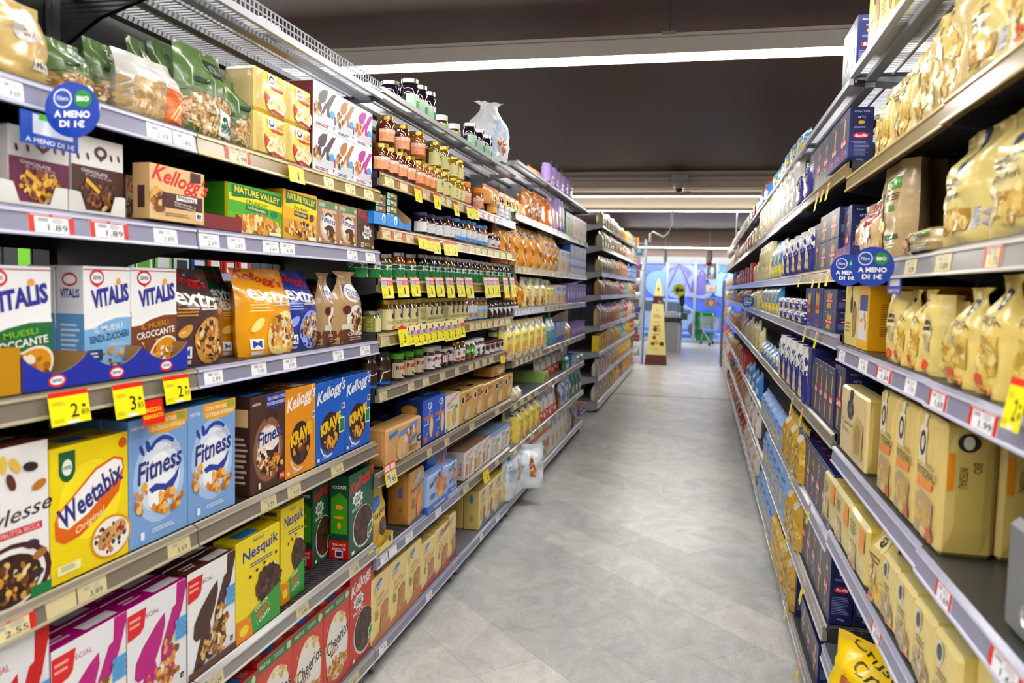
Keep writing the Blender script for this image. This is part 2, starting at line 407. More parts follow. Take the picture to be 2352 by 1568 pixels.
# ---- shelving
RAIL={'lav':('8a899f','c6c6da'),'bei':('937f58','d2bf8a'),'dark':('7d7468','b4aa90'),'grey':('8f8c88','c9c6bf'),'lg':('9a9ca4','d5d7dc')}
def lab_mesh(w,h,price,style):
    mb=MB(); c={'w':'f0f0f2','y':'e8dca8','r':'f0f0f2','ry':'e8dca8','g':'d8f0c8','b':'d6c89a'}[style]
    mb.box(-w/2,-.0012,0,w/2,0,h,c); f=Face(mb,lambda u,v,k:(-w/2+u*w,-.0013-k*.0001,v*h),w,h)
    if style[0]=='r':
        f.R(0,0,.13,1,'c9362e'); f.R(.87,0,1,1,'c9362e'); f.R(0,.9,1,1.22,'e0403a'); f.R(.05,.95,.45,1.12,'f6dede'); f.R(.52,.95,.95,1.12,'f6dede')
    if price:
        f.R(.2,.62,.42,.82,'a8a8aa'); f.X(.5,.55,.8,.85,3,'b0b0b2'); f.T(price,.62,.3,.44,.36,'2c2c30')
    return mb.mesh('price_label','P')
_LB={}
def shelf(run,place,desc,s0,s1,z,rail='lav',deck='2b2b2e',depth=.44,wire=False,labels=(),rh=.046,fence=False,fh=.053,br='1c1c1e',set_deck=True,ins0=0,plinth=False):
    z=z+CZ; sm=(s0+s1)/2; w=s1-s0-.006; dz=rh+.012
    if set_deck: DECK[place]=z+(dz if not fence else .014)
    e=link('gondola_shelf',None,None,PT(run,sm,ins0,z),ROT[run]); tag(e,desc,'shelf','shelves of the gondolas')
    fc,lp=RAIL[rail]; x=w/2
    q=MB()
    if wire or fence:
        zz=dz-.006 if not fence else .008
        n=int(w/.021)
        for i in range(n):
            xx=-x+(i+.5)*w/n; q.box(xx-.0022,.012,zz-.0045,xx+.0022,depth,zz,deck)
        for yy in (.02,depth*.33,depth*.66,depth-.02): q.box(-x,yy-.004,zz-.012,x,yy+.004,zz-.005,deck)
        for yy in ((.05,.2,.35) if fence else ()): q.box(-x,yy,zz-.03,x,yy+.035,zz-.0125,'8f9196')
    else:
        q.box(-x,.012,dz-.028,x,depth,dz-.0005,deck)
    link('deck',q.mesh('deck','M'),e)
    sg=1 if run=='L' else -1
    if fence:
        q=MB(); q.box(-x,-.004,-.012,x,.012,.01,'b4b6ba')
        for zz in ((.03,fh-.001) if fh>.03 else ()): q.tube([(-x,.002,zz),(x,.002,zz)],.0025,'a8aaae',5)
        for i in range(int(w/.024) if fh>.03 else 0):
            xx=-x+(i+.5)*.024; q.box(xx-.0015,.0005,.008,xx+.0015,.0035,.053,'9c9ea2')
        link('front_fence',q.mesh('front_fence','M'),e)
    else:
        q=MB(); pr=[(.0,-.003),(-.003,-.001),(-.002,.004),(.0012,.005),(.0055,rh-.004),(.001,rh-.003),(.0015,rh+.003),(.013,rh+.010),(.02,rh+.0115),(.02,0)]
        cs=[lp,lp,lp,fc,lp,lp,fc,lp,fc]
        for i in range(len(pr)-1):
            (a,b),(c,d)=pr[i],pr[i+1]; q.poly([(-x,a,b),(x,a,b),(x,c,d),(-x,c,d)],cs[i])
        for xx in (-x,x): q.poly([(xx,a,b) for a,b in pr],fc)
        r=link('price_rail',q.mesh('price_rail','S'),e)
        for L in labels:
            a,b,p,st=L; sa,sb=sx(run,a,0,z+.02),sx(run,b,0,z+.02); wl=round(abs(sb-sa),3)
            if abs((sa+sb)/2-sm)+wl/2>x: continue
            k=(wl,p,st)
            if k not in _LB: _LB[k]=lab_mesh(wl,rh-.01,p,st)
            link('price_label',_LB[k],r,(((sa+sb)/2-sm)*sg,.0008,.0055)).rotation_euler=(-.11,0,0)
    for xx in (-x+.004,x-.004):
        q=MB(); t=.0015; P=[(.02,dz-.012),(.02,-.004),(.1,-.018),(.22,-.05),(.34,-.1),(depth,-.16),(depth,dz-.012)]
        if fence: P=[(.01,.006),(.01,-.016),(.15,-.03),(.3,-.075),(depth,-.15),(depth,.006)]
        for o in (-t,t): q.poly([(xx+o,a,b) for a,b in P],br)
        for (a,b),(c,d) in zip(P,P[1:]+P[:1]): q.poly([(xx-t,a,b),(xx+t,a,b),(xx+t,c,d),(xx-t,c,d)],br)
        link('bracket',q.mesh('bracket','M'),e)
    if plinth:
        q=MB(); q.box(-x,.06,-z+.022,x,depth,min(.0,.085-z),'7c7d82'); link('plinth',q.mesh('plinth','M'),e)
        for xx in (-x+.06,x-.06):
            q=MB(); q.lathe([(.014,-z+.001),(.014,-z+.02),(.004,-z+.022)],'55565a',8,xx,.045); q.box(xx-.012,.034,-z+.02,xx+.012,.058,-.004,'8a8a8c'); link('foot',q.mesh('foot','M'),e)
    return e
def frame(run,s0,s1,top,desc,col='1c1c1e',gap=None,ins=.46,base='7c7d82'):
    sm=(s0+s1)/2; e=link('gondola',None,None,PT(run,sm,ins,0),ROT[run]); tag(e,desc,'shelving','shelving frames'); x=(s1-s0)/2
    q=MB()
    for a,b in ((.12,gap[0]),(gap[1],top)) if gap else ((.12,top),): q.box(-x+.02,0,a,x-.02,.012,b,col)
    link('back_panel',q.mesh('back_panel','M'),e)
    if gap:
        q=MB()
        for i in range(13): q.box(-x+.05+i*.095,.002,gap[0],-x+.054+i*.095,.006,gap[1],col)
        link('back_bars',q.mesh('back_bars','M'),e)
    for xx in (-x+.001,x-.021):
        q=MB(); q.box(xx,-.004,.0,xx+.02,.06,top+.02,col); link('upright',q.mesh('upright','M'),e)
_TG={}
def tags(run,place,z,items,style='y',tw=.105):
    """yellow cards hooked over a rail: x0,x1,y0,y1 pixels, digit"""
    z=z+CZ
    for it in items:
        x0,x1,y0,y1,p=it[:5]; s0=sx(run,x0,-.01,z+.02); s1=sx(run,x1,-.01,z+.02); sm=(s0+s1)/2; w=it[5] if len(it)>5 else max(.035,abs(s1-s0)*.86)
        zt=zy(run,sm,-.012,y0); zb=zy(run,sm,-.012,y1); h=max(.05,zt-zb); k=(round(w,2),round(h,2),p,style)
        if k not in _TG:
            w2,h2=k[0],k[1]; mb=MB(); red=style=='r'
            mb.box(-w2/2,-.001,-h2,w2/2,0,0,'d8281e' if red else 'f4e80e'); f=Face(mb,lambda u,v,q:(-w2/2+u*w2,-.0012-q*.0001,-h2+v*h2),w2,h2)
            if red: f.T('PREZZO',.5,.6,.8,.17,'f0d020',b=1); f.T('RIBASSATO',.5,.33,.9,.17,'f0d020',b=1)
            elif style=='t': f.R(0,.62,1,1,'e04a44'); f.R(.06,.68,.46,.92,'f4d8d4'); f.R(.52,.68,.95,.92,'f4d8d4'); f.R(.1,0,.9,.6,'e9dfb6'); f.R(.16,.32,.38,.5,'9a968c'); f.T(p,.6,.24,.5,.28,'26262a')
            else:
                a,_,c=p.partition('.')
                f.R(0,.86,1,1,'e02a1c')
                if style=='c': f.R(0,.62,1,1,'e04a52'); f.R(0,.62,.45,.82,'8ab4e8'); f.R(.05,.86,.95,.98,'f2c8c8'); f.T('C3',.72,.73,.3,.14,'ffffff',b=1)
                if style=='o': f.R(0,.6,1,1,'efe4a0'); f.E(.2,.83,.1,.1,'3c3c70'); f.R(0,.55,.5,.7,'8ab4e8'); f.R(.5,.55,1,.75,'e04a64')
                f.X(.08,.6 if style=='y' else .48,.42,.72 if style=='y' else .56,3,'b8ae20'); hh=.42 if style=='y' else .34
                f.T(a,.6,.4 if style=='y' else .33,.1 if a=='1' else .2,hh,'17170c',b=.4)
                if c: f.T(c,.86,.3,.2,.17,'2a2a14'); f.E(.85,.5,.05,.05,'2a2a14')
                f.R(.38,.02,.7,.1,'e8e8e8'); f.X(.06,.08,.34,.2,2,'b8ae20')
            _TG[k]=mb.mesh('price_tag','P')
        o=link('price_tag',_TG[k],None,PT(run,sm,-.012,zt),ROT[run]); o.rotation_euler=(radians(-9),0,ROT[run]); o['category']='price tag'
        nm={'r':'red price-cut card','t':'red-topped pale price card','y':'yellow price tag','c':'yellow price tag under red strip','o':'yellow price tag under cream strip'}[style]
        OBJ.append((o,nm+'',place,sm,0,0))
BL=[.64,1.905,3.17,4.44,5.70,7.0,8.3,9.58]
LV='top second third fourth fifth sixth seventh lowest'.split()
def bay(run,nm,ends,lv,ds,**k):
    """lv: (level word, z, rail per module, labels, options)"""
    for word,z,rails,labs,opt in lv:
        for i,(a,b) in enumerate(ends):
            rl=rails if isinstance(rails,str) else rails[i]
            L=[l for l in labs if a-.02<=sx(run,(l[0]+l[1])/2,0,z+CZ+.02)<b+.02]
            pos='' if len(ends)==1 else f', {ordw(i)} module along'
            cn={'lav':'lavender','bei':'beige','dark':'smoky','grey':'grey','lg':'pale grey'}[rl]
            shelf(run,f'{word} {nm} shelf',(f'{word} {nm} shelf with {cn} rail' if not opt.get('fence') else f'{word} {nm} shelf of pale wire')+pos,a,b,z,rl,labels=L,plinth=word=='lowest',**{**ds,**opt})
w='w';y='y';r='r'
ce=[(BL[0],BL[1]),(BL[1],BL[2])]
bay('L','cereal',ce,[
 ('top',.775,'grey',[],dict(fence=True,deck='a4a6aa',br='2a2a2c',depth=.42)),
 ('second',.335,('lav','bei'),[(0,55,'4.69',w),(338,396,'2.39',w),(399,446,'1.89',w),(519,576,'2.98','ry'),(745,768,'2.99',y),(795,817,'2.99',y),(838,858,'2.99',y)],{}),
 ('third',.082,('lav','lav'),[(66,172,'1.89',r),(208,296,'1.89',r),(355,408,'2.89',w),(459,505,'2.69',w),(524,564,'2.69',w),(605,641,'3.69',w),(645,678,'4.19',w),(799,822,'2.95',w),(841,862,'2.19',w)],{}),
 ('fourth',-.298,('dark','lav'),[(471,513,'3.99',w),(579,613,'3.99',w),(652,682,'3.99',w),(766,790,'3.99',w),(829,851,'3.49',w)],{}),
 ('fifth',-.735,'dark',[(-40,84,'2.55','ry'),(108,176,'','b'),(181,246,'3.89','b'),(387,438,'3.69','b'),(600,636,'3.59','b'),(662,692,'4.10','b'),(762,789,'4.10','b')],dict(wire=True,deck='3c3c40')),
 ('sixth',-1.182,'grey',[(478,515,'4.29','b'),(682,710,'3.99','b'),(803,826,'4.39','b')],dict(wire=True,deck='56565a')),
 ('lowest',-1.653,'grey',[(802,825,'4.39','b')],dict(deck='5c5d62'))],dict(deck='29292c',br='161618'))
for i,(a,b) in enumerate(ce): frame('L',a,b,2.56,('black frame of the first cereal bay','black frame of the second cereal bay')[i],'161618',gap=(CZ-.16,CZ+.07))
je=[(BL[2],BL[3]),(BL[3],BL[4])]
def run_labels(a,b,n,p,s,g=.75):
    k=(b-a)/n; return [(a+i*k,a+(i+g)*k,p,s) for i in range(n)]
bay('L','jam',je,[
 ('top',.808,'grey',[],dict(fence=True,fh=.012,deck='c2c4c8',br='8a8c90',depth=.42)),
 ('second',.413,('bei','lav'),[(885,906,'7.39',y),(917,940,'','ry'),(969,991,'4.69','ry'),(1011,1024,'5.99',y),(1026,1038,'4.29',y),(1053,1065,'3.39','b')]+run_labels(1098,1150,4,'3.99','r',.9)+[(1152,1162,'3.2','w'),(1166,1180,'3.9','w')],{}),
 ('third',.188,'bei',[(876,900,'1.69','ry'),(902,927,'1.69','ry'),(931,954,'1.69','ry')]+run_labels(1050,1180,9,'2.3',y),{}),
 ('fourth',-.038,'bei',[],{}),
 ('fifth',-.272,'bei',[(876,895,'2.59','b')]+run_labels(1066,1176,8,'2.9',y),{}),
 ('sixth',-.511,'dark',[(873,890,'3.39','b'),(938,952,'4.99','b'),(972,986,'4.99','b'),(1012,1024,'3.39','b')]+run_labels(1046,1140,6,'3.5','b',.6),{}),
 ('seventh',-.885,'dark',[(982,992,'1.89','b'),(1022,1033,'2.39','b'),(1079,1090,'1.99','b'),(1138,1147,'2.1','b')],dict(wire=True,deck='56565a')),
 ('eighth',-1.245,('lav','dark'),[(875,891,'2.25',w),(895,912,'','w'),(932,949,'2.55',w),(1001,1014,'2.09',w),(1065,1077,'1.89','b'),(1138,1146,'1.9','b')],dict(wire=True,deck='56565a')),
 ('lowest',-1.655,'lav',[(872,889,'2.55',w),(980,993,'1.65',w),(1056,1065,'1.9',w),(1103,1110,'2.1',w),(1140,1148,'2.1',w)],dict(deck='74757a'))],dict(deck='3a3b3f',br='303236'))
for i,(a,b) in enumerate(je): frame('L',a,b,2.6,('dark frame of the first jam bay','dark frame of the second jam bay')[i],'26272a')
bre=[(BL[4],BL[5]),(BL[5],BL[6]),(BL[6],BL[7])]
bay('L','bread',bre,[
 ('top',.905,'grey',[],dict(fence=True,fh=.012,deck='b4b6ba',br='85878c',depth=.42)),
 ('second',.487,('bei','lg','lav'),run_labels(1225,1345,11,'2.9','b',.6),{}),
 ('third',.10,('bei','bei','lav'),run_labels(1190,1310,10,'2.5','b',.6),{}),
 ('fourth',-.218,('lav','bei','bei'),run_labels(1183,1252,9,'1.9',w,.8)+run_labels(1258,1335,8,'1.9','b',.6),{}),
 ('fifth',-.6,'dark',run_labels(1185,1340,14,'1.9','b',.5),{}),
 ('sixth',-.925,'dark',run_labels(1180,1340,10,'1.9','b',.5),{}),
 ('seventh',-1.28,'dark',run_labels(1180,1335,8,'1.9','b',.4),{}),
 ('lowest',-1.65,('grey','lav','lg'),[],dict(deck='84868a'))],dict(deck='6a6c70',br='77797e'))
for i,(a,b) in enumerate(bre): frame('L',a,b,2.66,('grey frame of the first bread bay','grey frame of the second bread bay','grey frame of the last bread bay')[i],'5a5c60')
fs=[(11.05+1.3*i,11.05+1.3*(i+1)) for i in range(5)]
bay('L','distant snack',fs,[
 ('top',.84,'grey',[],dict(rh=.03)),('second',.53,'grey',[],{}),('third',.17,('dark','lav','lav','lav','lav'),[],{}),('fourth',-.15,('bei','lav','lav','lav','lav'),[],{}),
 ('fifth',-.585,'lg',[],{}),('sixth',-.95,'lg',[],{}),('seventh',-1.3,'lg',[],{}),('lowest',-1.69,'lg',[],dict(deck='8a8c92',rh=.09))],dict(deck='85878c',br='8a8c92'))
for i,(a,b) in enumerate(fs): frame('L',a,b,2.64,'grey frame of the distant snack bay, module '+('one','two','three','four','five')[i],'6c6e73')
# ---- the other side of the aisle
yr=[(.64,1.905),(1.905,3.1)]
bay('R','yellow pasta',yr,[
 ('top',.78,'grey',[],dict(fence=True,fh=.012,deck='b8babe',br='5a5c60',depth=.42)),
 ('second',.37,'bei',[],{}),
 ('third',.048,'grey',[(2075,2100,'2.09','b'),(2150,2185,'1.89','b'),(2260,2300,'1.75','ry')],{}),
 ('fourth',-.238,'lav',[(1928,1940,'1.49',w),(1972,1990,'1.49',w),(2010,2045,'1.89',r),(2075,2098,'1.79',w),(2135,2175,'1.69',r),(2225,2290,'1.99',r)],{}),
 ('fifth',-.61,'lav',[(2150,2185,'1.69',r),(2270,2345,'1.69',r)],dict(deck='3a3b38')),
 ('sixth',-.925,'lav',[(2000,2020,'0.99',r)],dict(deck='34353a')),
 ('lowest',-1.36,'lav',[],dict(deck='4a4b50'))],dict(deck='232326',br='161618'))
for i,(a,b) in enumerate(yr): frame('R',a,b,2.56,('black frame beside the camera, yellow pasta bay','black frame of the second yellow pasta bay')[i],'161618')
BR=[3.14,4.42,5.68,6.95,8.22,9.5,10.8,12.1,13.4,14.7,16.,17.3,18.6]
RZ=[.77,.43,.05,-.205,-.575,-.975,-1.315,-1.65]
def rbay(nm,ends,rails,deck='3c3d41',br='3a3b3e'):
    bay('R',nm,ends,[(('top','second','third','fourth','fifth','sixth','seventh','lowest')[i],RZ[i],rails[i],[],dict(fence=True,fh=.012,deck='c4c6ca',depth=.42) if i==0 else dict(wire=True,deck='66676c') if i in (5,6) else {}) for i in range(8)],dict(deck=deck,br=br))
    for i,(a,b) in enumerate(ends): frame('R',a,b,2.56,f'dark frame of the {nm} bay'+(', module '+('one','two','three','four','five','six','seven','eight','nine')[i] if len(ends)>1 else ''),'1e1f22')
rbay('blue pasta',[(BR[0],BR[1])],['grey','bei','bei','lav','dark','lav','grey','grey'])
rbay('bagged pasta',[(BR[1],BR[2]),(BR[2],BR[3])],['grey','lav','lg','lg','dark','grey','grey','grey'])
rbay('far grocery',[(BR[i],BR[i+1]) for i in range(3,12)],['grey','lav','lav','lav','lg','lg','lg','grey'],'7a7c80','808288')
# ---- cards
tags('L','second cereal shelf',.335,[(655,697,378,424,'1')])
tags('L','fourth cereal shelf',-.298,[(100,203,898,973,'2.89'),(250,327,880,953,'3.85'),(368,432,862,926,'2.39')])
tags('L','fourth cereal shelf',-.298,[(315,374,918,976,'')],'r')
tags('L','second jam shelf',.413,[(948,966,430,466,'7'),(992,1009,444,482,'4'),(1039,1052,466,497,'6'),(1068,1084,474,504,'6'),(1082,1098,477,505,'3')])
tags('L','third jam shelf',.188,[(957,977,543,573,'2'),(972,992,548,578,'2'),(990,1010,551,582,'2'),(1015,1035,556,585,'2'),(1031,1049,558,587,'2')])
tags('L','fourth jam shelf',-.038,[(x,x+w_,637,683,'1') for x,w_ in ((870,30),(906,30),(938,24),(974,21),(996,21),(1020,20),(1044,20),(1064,20),(1107,17),(1119,14),(1131,13),(1152,13),(1168,12))],'c')
tags('L','fifth jam shelf',-.272,[(910,934,750,797,'3')])
tags('L','fifth jam shelf',-.272,[(x,x+20,y0,y0+46,'2') for x,y0 in ((930,748),(944,746),(958,744),(972,742),(986,740),(1000,738),(1014,736),(1028,734),(1044,730))],'o')
tags('L','sixth jam shelf',-.511,[(1147,1158,814,835,'2')])
tags('L','seventh jam shelf',-.885,[(877,907,1062,1112,'1.45')],'t')
tags('L','eighth jam shelf',-1.245,[(1106,1121,1076,1108,'1')])
tags('R','second blue pasta shelf',.43,[(1873,1889,443,483,'1',.05),(1884,1900,437,465,'1',.05),(1897,1916,420,462,'1',.05)],'c')
tags('R','third blue pasta shelf',.05,[(1832,1847,632,660,'1',.05),(1865,1880,630,661,'1',.05),(1880,1896,628,660,'1',.05),(1893,1917,622,656,'1',.06)],'c')
tags('R','fourth blue pasta shelf',-.205,[(1844,1859,752,787,'1',.05),(1868,1888,762,801,'1',.05)],'c')
tags('R','fifth blue pasta shelf',-.575,[(1813,1832,913,952,'1',.05),(1837,1853,938,976,'1',.05)],'c')
tags('R','sixth blue pasta shelf',-.975,[(1855,1868,1155,1202,'1',.05)],'c')
tags('R','sixth bagged pasta shelf',-.975,[(1817,1826,1080,1110,'1',.05)],'c')
tags('R','seventh blue pasta shelf',-1.315,[(1804,1817,1212,1258,'1',.05),(1839,1856,1328,1384,'1',.05)],'c')
tags('R','lowest blue pasta shelf',-1.65,[(1803,1812,1388,1424,'1',.05),(1829,1846,1520,1568,'1',.05)],'c')
tags('R','fourth yellow pasta shelf',-.238,[(2308,2375,870,985,'2.49',.07)])
GRN=['c98f45','a86a2c','e0b56a','7a4a20','d9a24e']; CHO=['3a2118','52301f','6b4027','2a1712','4a2a1c']; FLK=['d98b2e','e8a94a','c4721f','f0c070','b8641a']
def cart(key,name,desc,d,base,art,side=None,top=None,sart=None,tart=None,cat='carton',**k):
    ty(key,name,cat,desc,d,lambda w,h,dd:carton(w,h,dd,base,side,top,art,sart,tart,name=name,**k))
def nut(f,u=.8,v=.03,w=.14,h=.07):   # small white guideline-amounts panel
    f.R(u,v,u+w,v+h,'eeeeee'); f.R(u+w*.18,v+h*.2,u+w*.82,v+h*.8,'2a3a80'); f.R(u+w*.45,v+h*.3,u+w*.75,v+h*.5,'e8c020')
def fitness(f):
    f.E(.5,.5,.44,.36,'a9c4e8'); f.E(.5,.5,.36,.28,'dbe6f5'); f.E(.5,.5,.27,.2,'f4f7fb')
    f.P([(.3,1),(.3,.89),(.36,.86),(.6,.845),(.9,.86),(1,.9),(1,1)],'e9a83e'); f.T("CON PIU' DEL 50%",.66,.95,.6,.035,'fbeccb',b=1); f.T('DI CEREALI INTEGRALI',.66,.895,.6,.035,'fbeccb',b=1); f.R(.8,.93,.97,.985,'9ab04a')
    f.T('NESTLE',.14,.93,.2,.025,'f4f7fb',b=1)
    f.E(.3,.77,.035,.05,'2b3f9a',.3); f.E(.2,.75,.025,.05,'2b3f9a',.5)
    f.L([(.34,.74),(.42,.79),(.54,.815),(.66,.8),(.74,.765)],.05,'2b3f9a'); f.T('Original',.72,.72,.3,.045,'e8b088',4,.3)
    f.T('Fitness',.5,.6,.78,.17,'27337e',8,.25,1)
    f.P([(.3,.43),(.42,.46),(.6,.43),(.74,.47),(.84,.54),(.8,.45),(.66,.34),(.45,.33)],'2b3f9a'); f.E(.45,.33,.17,.07,'f2f5fa')
    f.O(.63,.29,.26,.1,FLK,40,.05); f.O(.2,.34,.12,.13,FLK,9,.045)
    f.X(.35,.07,.8,.11,2,'dbe6f5'); f.R(.16,.05,.22,.11,'eef2f8')
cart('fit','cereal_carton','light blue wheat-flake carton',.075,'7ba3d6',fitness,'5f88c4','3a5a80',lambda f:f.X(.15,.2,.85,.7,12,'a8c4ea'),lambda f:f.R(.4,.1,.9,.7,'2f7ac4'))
def fitchoc(f):
    f.E(.5,.42,.42,.34,'8a5f45'); f.E(.5,.42,.33,.27,'c0a08a'); f.E(.5,.47,.3,.2,'efe6dc')
    f.P([(.42,.99),(.44,.87),(.6,.84),(.98,.86),(1,.99)],'2c3a94'); f.T('GLI UNICI CON',.72,.95,.5,.035,'eee6f8',b=1); f.T('FIOCCHI RICOPERTI',.72,.895,.52,.035,'eee6f8',b=1); f.T('NESTLE',.16,.92,.22,.025,'eeeeee',b=1)
    f.L([(.42,.73),(.52,.78),(.65,.79),(.77,.74)],.05,'3a2116'); f.T('Fitness',.55,.57,.74,.15,'27337e',8,.25,1); f.T('Cioccolato Fondente',.66,.68,.5,.03,'7a4a30',6,.2)
    f.E(.4,.34,.24,.12,'f4efe8'); f.P([(.42,.42),(.62,.4),(.8,.46),(.76,.3),(.5,.28)],'3a2116'); f.O(.6,.25,.3,.1,FLK+CHO,46,.05); f.O(.3,.35,.14,.1,FLK+CHO,12,.045)
    f.R(.8,.05,.96,.12,'d8302a'); f.T('375g',.88,.085,.13,.04,'f6e8e6',b=1); f.R(.2,.04,.26,.1,'ede6e0')
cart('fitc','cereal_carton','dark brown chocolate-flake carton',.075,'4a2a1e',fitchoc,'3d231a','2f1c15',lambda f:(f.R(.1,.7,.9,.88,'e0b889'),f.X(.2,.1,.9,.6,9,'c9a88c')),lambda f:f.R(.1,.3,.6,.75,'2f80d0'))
def weeta(f):
    f.E(.5,.55,.4,.3,'fbe648'); f.P([(.1,.96),(.1,.8),(.14,.75),(.2,.73),(.26,.75),(.3,.8),(.3,.96)],'1e5c34'); f.E(.2,.84,.06,.06,'e8efe6'); f.T('100%',.2,.84,.1,.03,'1e5c34',b=1)
    f.E(.92,.92,.06,.04,'d8661e')
    f.P([(.05,.33),(.04,.46),(.1,.53),(.55,.78),(.8,.83),(.92,.8),(.94,.72),(.86,.54),(.62,.4),(.35,.3),(.15,.28)],'dd6a28')
    f.P([(.09,.42),(.08,.48),(.13,.53),(.56,.76),(.8,.81),(.9,.78),(.92,.72),(.86,.67),(.45,.45),(.2,.38)],'f8f6f2')
    f.T('Weetabix',.5,.585,.86,.17,'2a2b7c',22,.1,1.5); f.T('Original',.48,.385,.4,.07,'f8e0b0',18,.3,.6)
    f.E(.75,.2,.28,.17,'d99a2c'); f.E(.75,.2,.25,.15,'f2efe6'); f.E(.68,.2,.13,.07,'c99a5c',.6); f.E(.84,.24,.12,.07,'d2a668',.3); f.O(.74,.2,.22,.13,['b92c28','28304e','e0645a','3a3a6a','c99a5c','b98848'],46,.026)
    f.R(.06,.06,.34,.13,'f6eea8'); f.X(.1,.08,.3,.12,3,'7a88b0')
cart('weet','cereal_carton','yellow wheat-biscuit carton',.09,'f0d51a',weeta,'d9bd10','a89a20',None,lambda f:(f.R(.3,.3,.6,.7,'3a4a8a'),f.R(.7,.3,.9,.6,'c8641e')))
def styl(f):
    f.T('Stylesse',.52,.55,1.05,.13,'2f2422',6,.3,.5); f.R(.35,.43,.9,.48,'c8323a'); f.T('FRUTTA SECCA',.62,.455,.5,.03,'f6dede')
    f.E(.5,.17,.52,.22,'4a1f20'); f.E(.48,.17,.46,.19,'efece8'); f.E(.46,.16,.42,.165,'3a2318'); f.O(.45,.16,.38,.15,GRN+CHO+['e8d8a8'],110,.045)
    for x,y,c in ((.75,.85,'2f2422'),(.5,.78,'5a3228'),(.86,.72,'b9762c'),(.4,.9,'e2bd5c'),(.55,.88,'e2bd5c'),(.75,.35,'3a2a30'),(.85,.27,'a8703c'),(.2,.8,'c99232'),(.8,.15,'3a2a30')): f.E(x,y,.1,.03,c,x*4)
    f.R(.72,.0,1,.07,'1f7a3e')
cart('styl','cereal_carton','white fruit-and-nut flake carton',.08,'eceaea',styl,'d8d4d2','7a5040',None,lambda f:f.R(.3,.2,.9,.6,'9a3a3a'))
def spk(c,berry):
    def a(f):
        f.P([(.82,1),(1,1),(1,.93),(.9,.72),(.72,.5),(.68,.5),(.8,.74)],c)
        f.T('SPECIAL',.36,.86,.3,.04,c,0,0,.3)
        f.P([(0,.94),(.3,.94),(.26,.78),(.2,.74),(0,.72)],'d8282c'); f.X(.03,.8,.22,.9,2,'f0a898')
        f.P([(.1,.38),(.12,.5),(.24,.61),(.46,.74),(.6,.8),(.61,.7),(.54,.55),(.44,.43),(.3,.34),(.16,.33)],c); f.P([(.54,.5),(.74,.8),(.82,.82),(.76,.6),(.74,.4),(.78,.24),(.74,.14),(.64,.12),(.56,.2),(.53,.34)],c); f.P([(.08,.03),(.26,.36),(.42,.5),(.46,.36),(.34,.1),(.2,.0)],c)
        f.O(.66,.3,.18,.26,GRN+['f2e2c4'],44,.05); f.O(.42,.22,.2,.12,GRN+(['d8443a','e06a50'] if berry else CHO),34,.05)
        if berry: f.E(.36,.1,.1,.06,'d9402e'); f.E(.36,.15,.05,.02,'4f8f3a')
        for k in range(4): f.R(.78,.48+k*.05,.98,.52+k*.05,'4aa0dc')
        nut(f,.84,.09,.11,.09)
    return a
def ktop(c): return lambda f:(f.R(.5,.2,.95,.65,'e4e4e4'),f.X(.1,.3,.4,.7,2,'f0c8dc'))
cart('skr','cereal_carton','white carton with big red letter',.075,'e9e9ea',spk('c81e1e',1),'b01818','3a3f80',None,ktop(''))
cart('skp','cereal_carton','white carton with big pink letter',.075,'ebebec',spk('b8187c',1),'a81570','a8186e',None,ktop(''))
cart('skd','cereal_carton','white carton with big dark-brown letter',.075,'eeeeee',lambda f:(spk('4a2a20',0)(f),f.R(0,0,1,.07,'5a3426'),f.T('Dark Chocolate',.45,.1,.6,.04,'3a2a28',0,.3)),'4a2a20','5a3022',None,ktop(''))
def krave(c):
    def a(f):
        f.T("Kellogg's",.52,.85,1.0,.2,'f6f4f0',10,.35,1.2); f.E(.48,.36,.34,.25,'2e1a12'); f.O(.48,.28,.25,.14,['d9932e','e8b04a','4a2a1a','6a3a22','3a2016'],34,.06)
        f.T('KRAVE',.5,.46,.72,.15,'f2c81e',12,.1,3); f.L([(.15,.2),(.25,.1),(.4,.06),(.55,.08)],.03,'f4f4f4')
        if c: f.R(.78,.3,.97,.5,'e8efe6'); f.R(.8,.32,.95,.48,'2f8a3c')
        nut(f,.86,.6,.12,.08); f.R(.05,.04,.12,.08,'e8e8f0'); f.X(.2,.04,.5,.08,2,'c8d4f0')
    return a
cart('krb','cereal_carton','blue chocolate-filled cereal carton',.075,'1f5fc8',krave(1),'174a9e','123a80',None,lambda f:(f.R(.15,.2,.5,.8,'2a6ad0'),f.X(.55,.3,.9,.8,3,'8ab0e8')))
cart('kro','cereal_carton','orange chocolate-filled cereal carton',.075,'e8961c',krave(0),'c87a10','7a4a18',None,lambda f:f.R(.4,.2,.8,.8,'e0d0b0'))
def nesq(f):
    f.T('NESTLE',.5,.945,.24,.03,'2a3a9a',b=1); f.T('Nesquik',.55,.83,.82,.15,'2a2f9e',4,.05,1); f.X(.3,.68,.85,.73,2,'3a4aa0')
    f.E(.78,.48,.2,.14,'f2efe8'); f.O(.74,.43,.3,.17,CHO,90,.06,'3f261b'); 
    for x,y in ((.45,.63),(.3,.6),(.9,.7),(.62,.66)): f.E(x,y,.03,.018,'4a2c1e')
    f.P([(0,0),(.0,.16),(.3,.22),(1,.36),(1,0)],'3a9a3e'); f.P([(0,0),(0,.22),(.3,.2),(.36,.0)],'ee8a22'); f.E(.16,.1,.1,.05,'f6e23a')
    f.T('OGNI BOX',.55,.25,.3,.04,'f4f4ea',12,0,1); f.T('VINCI',.57,.18,.32,.06,'e8622a',12,0,2); f.T('1 CARTA',.6,.11,.32,.05,'f4f4ea',12,0,1)
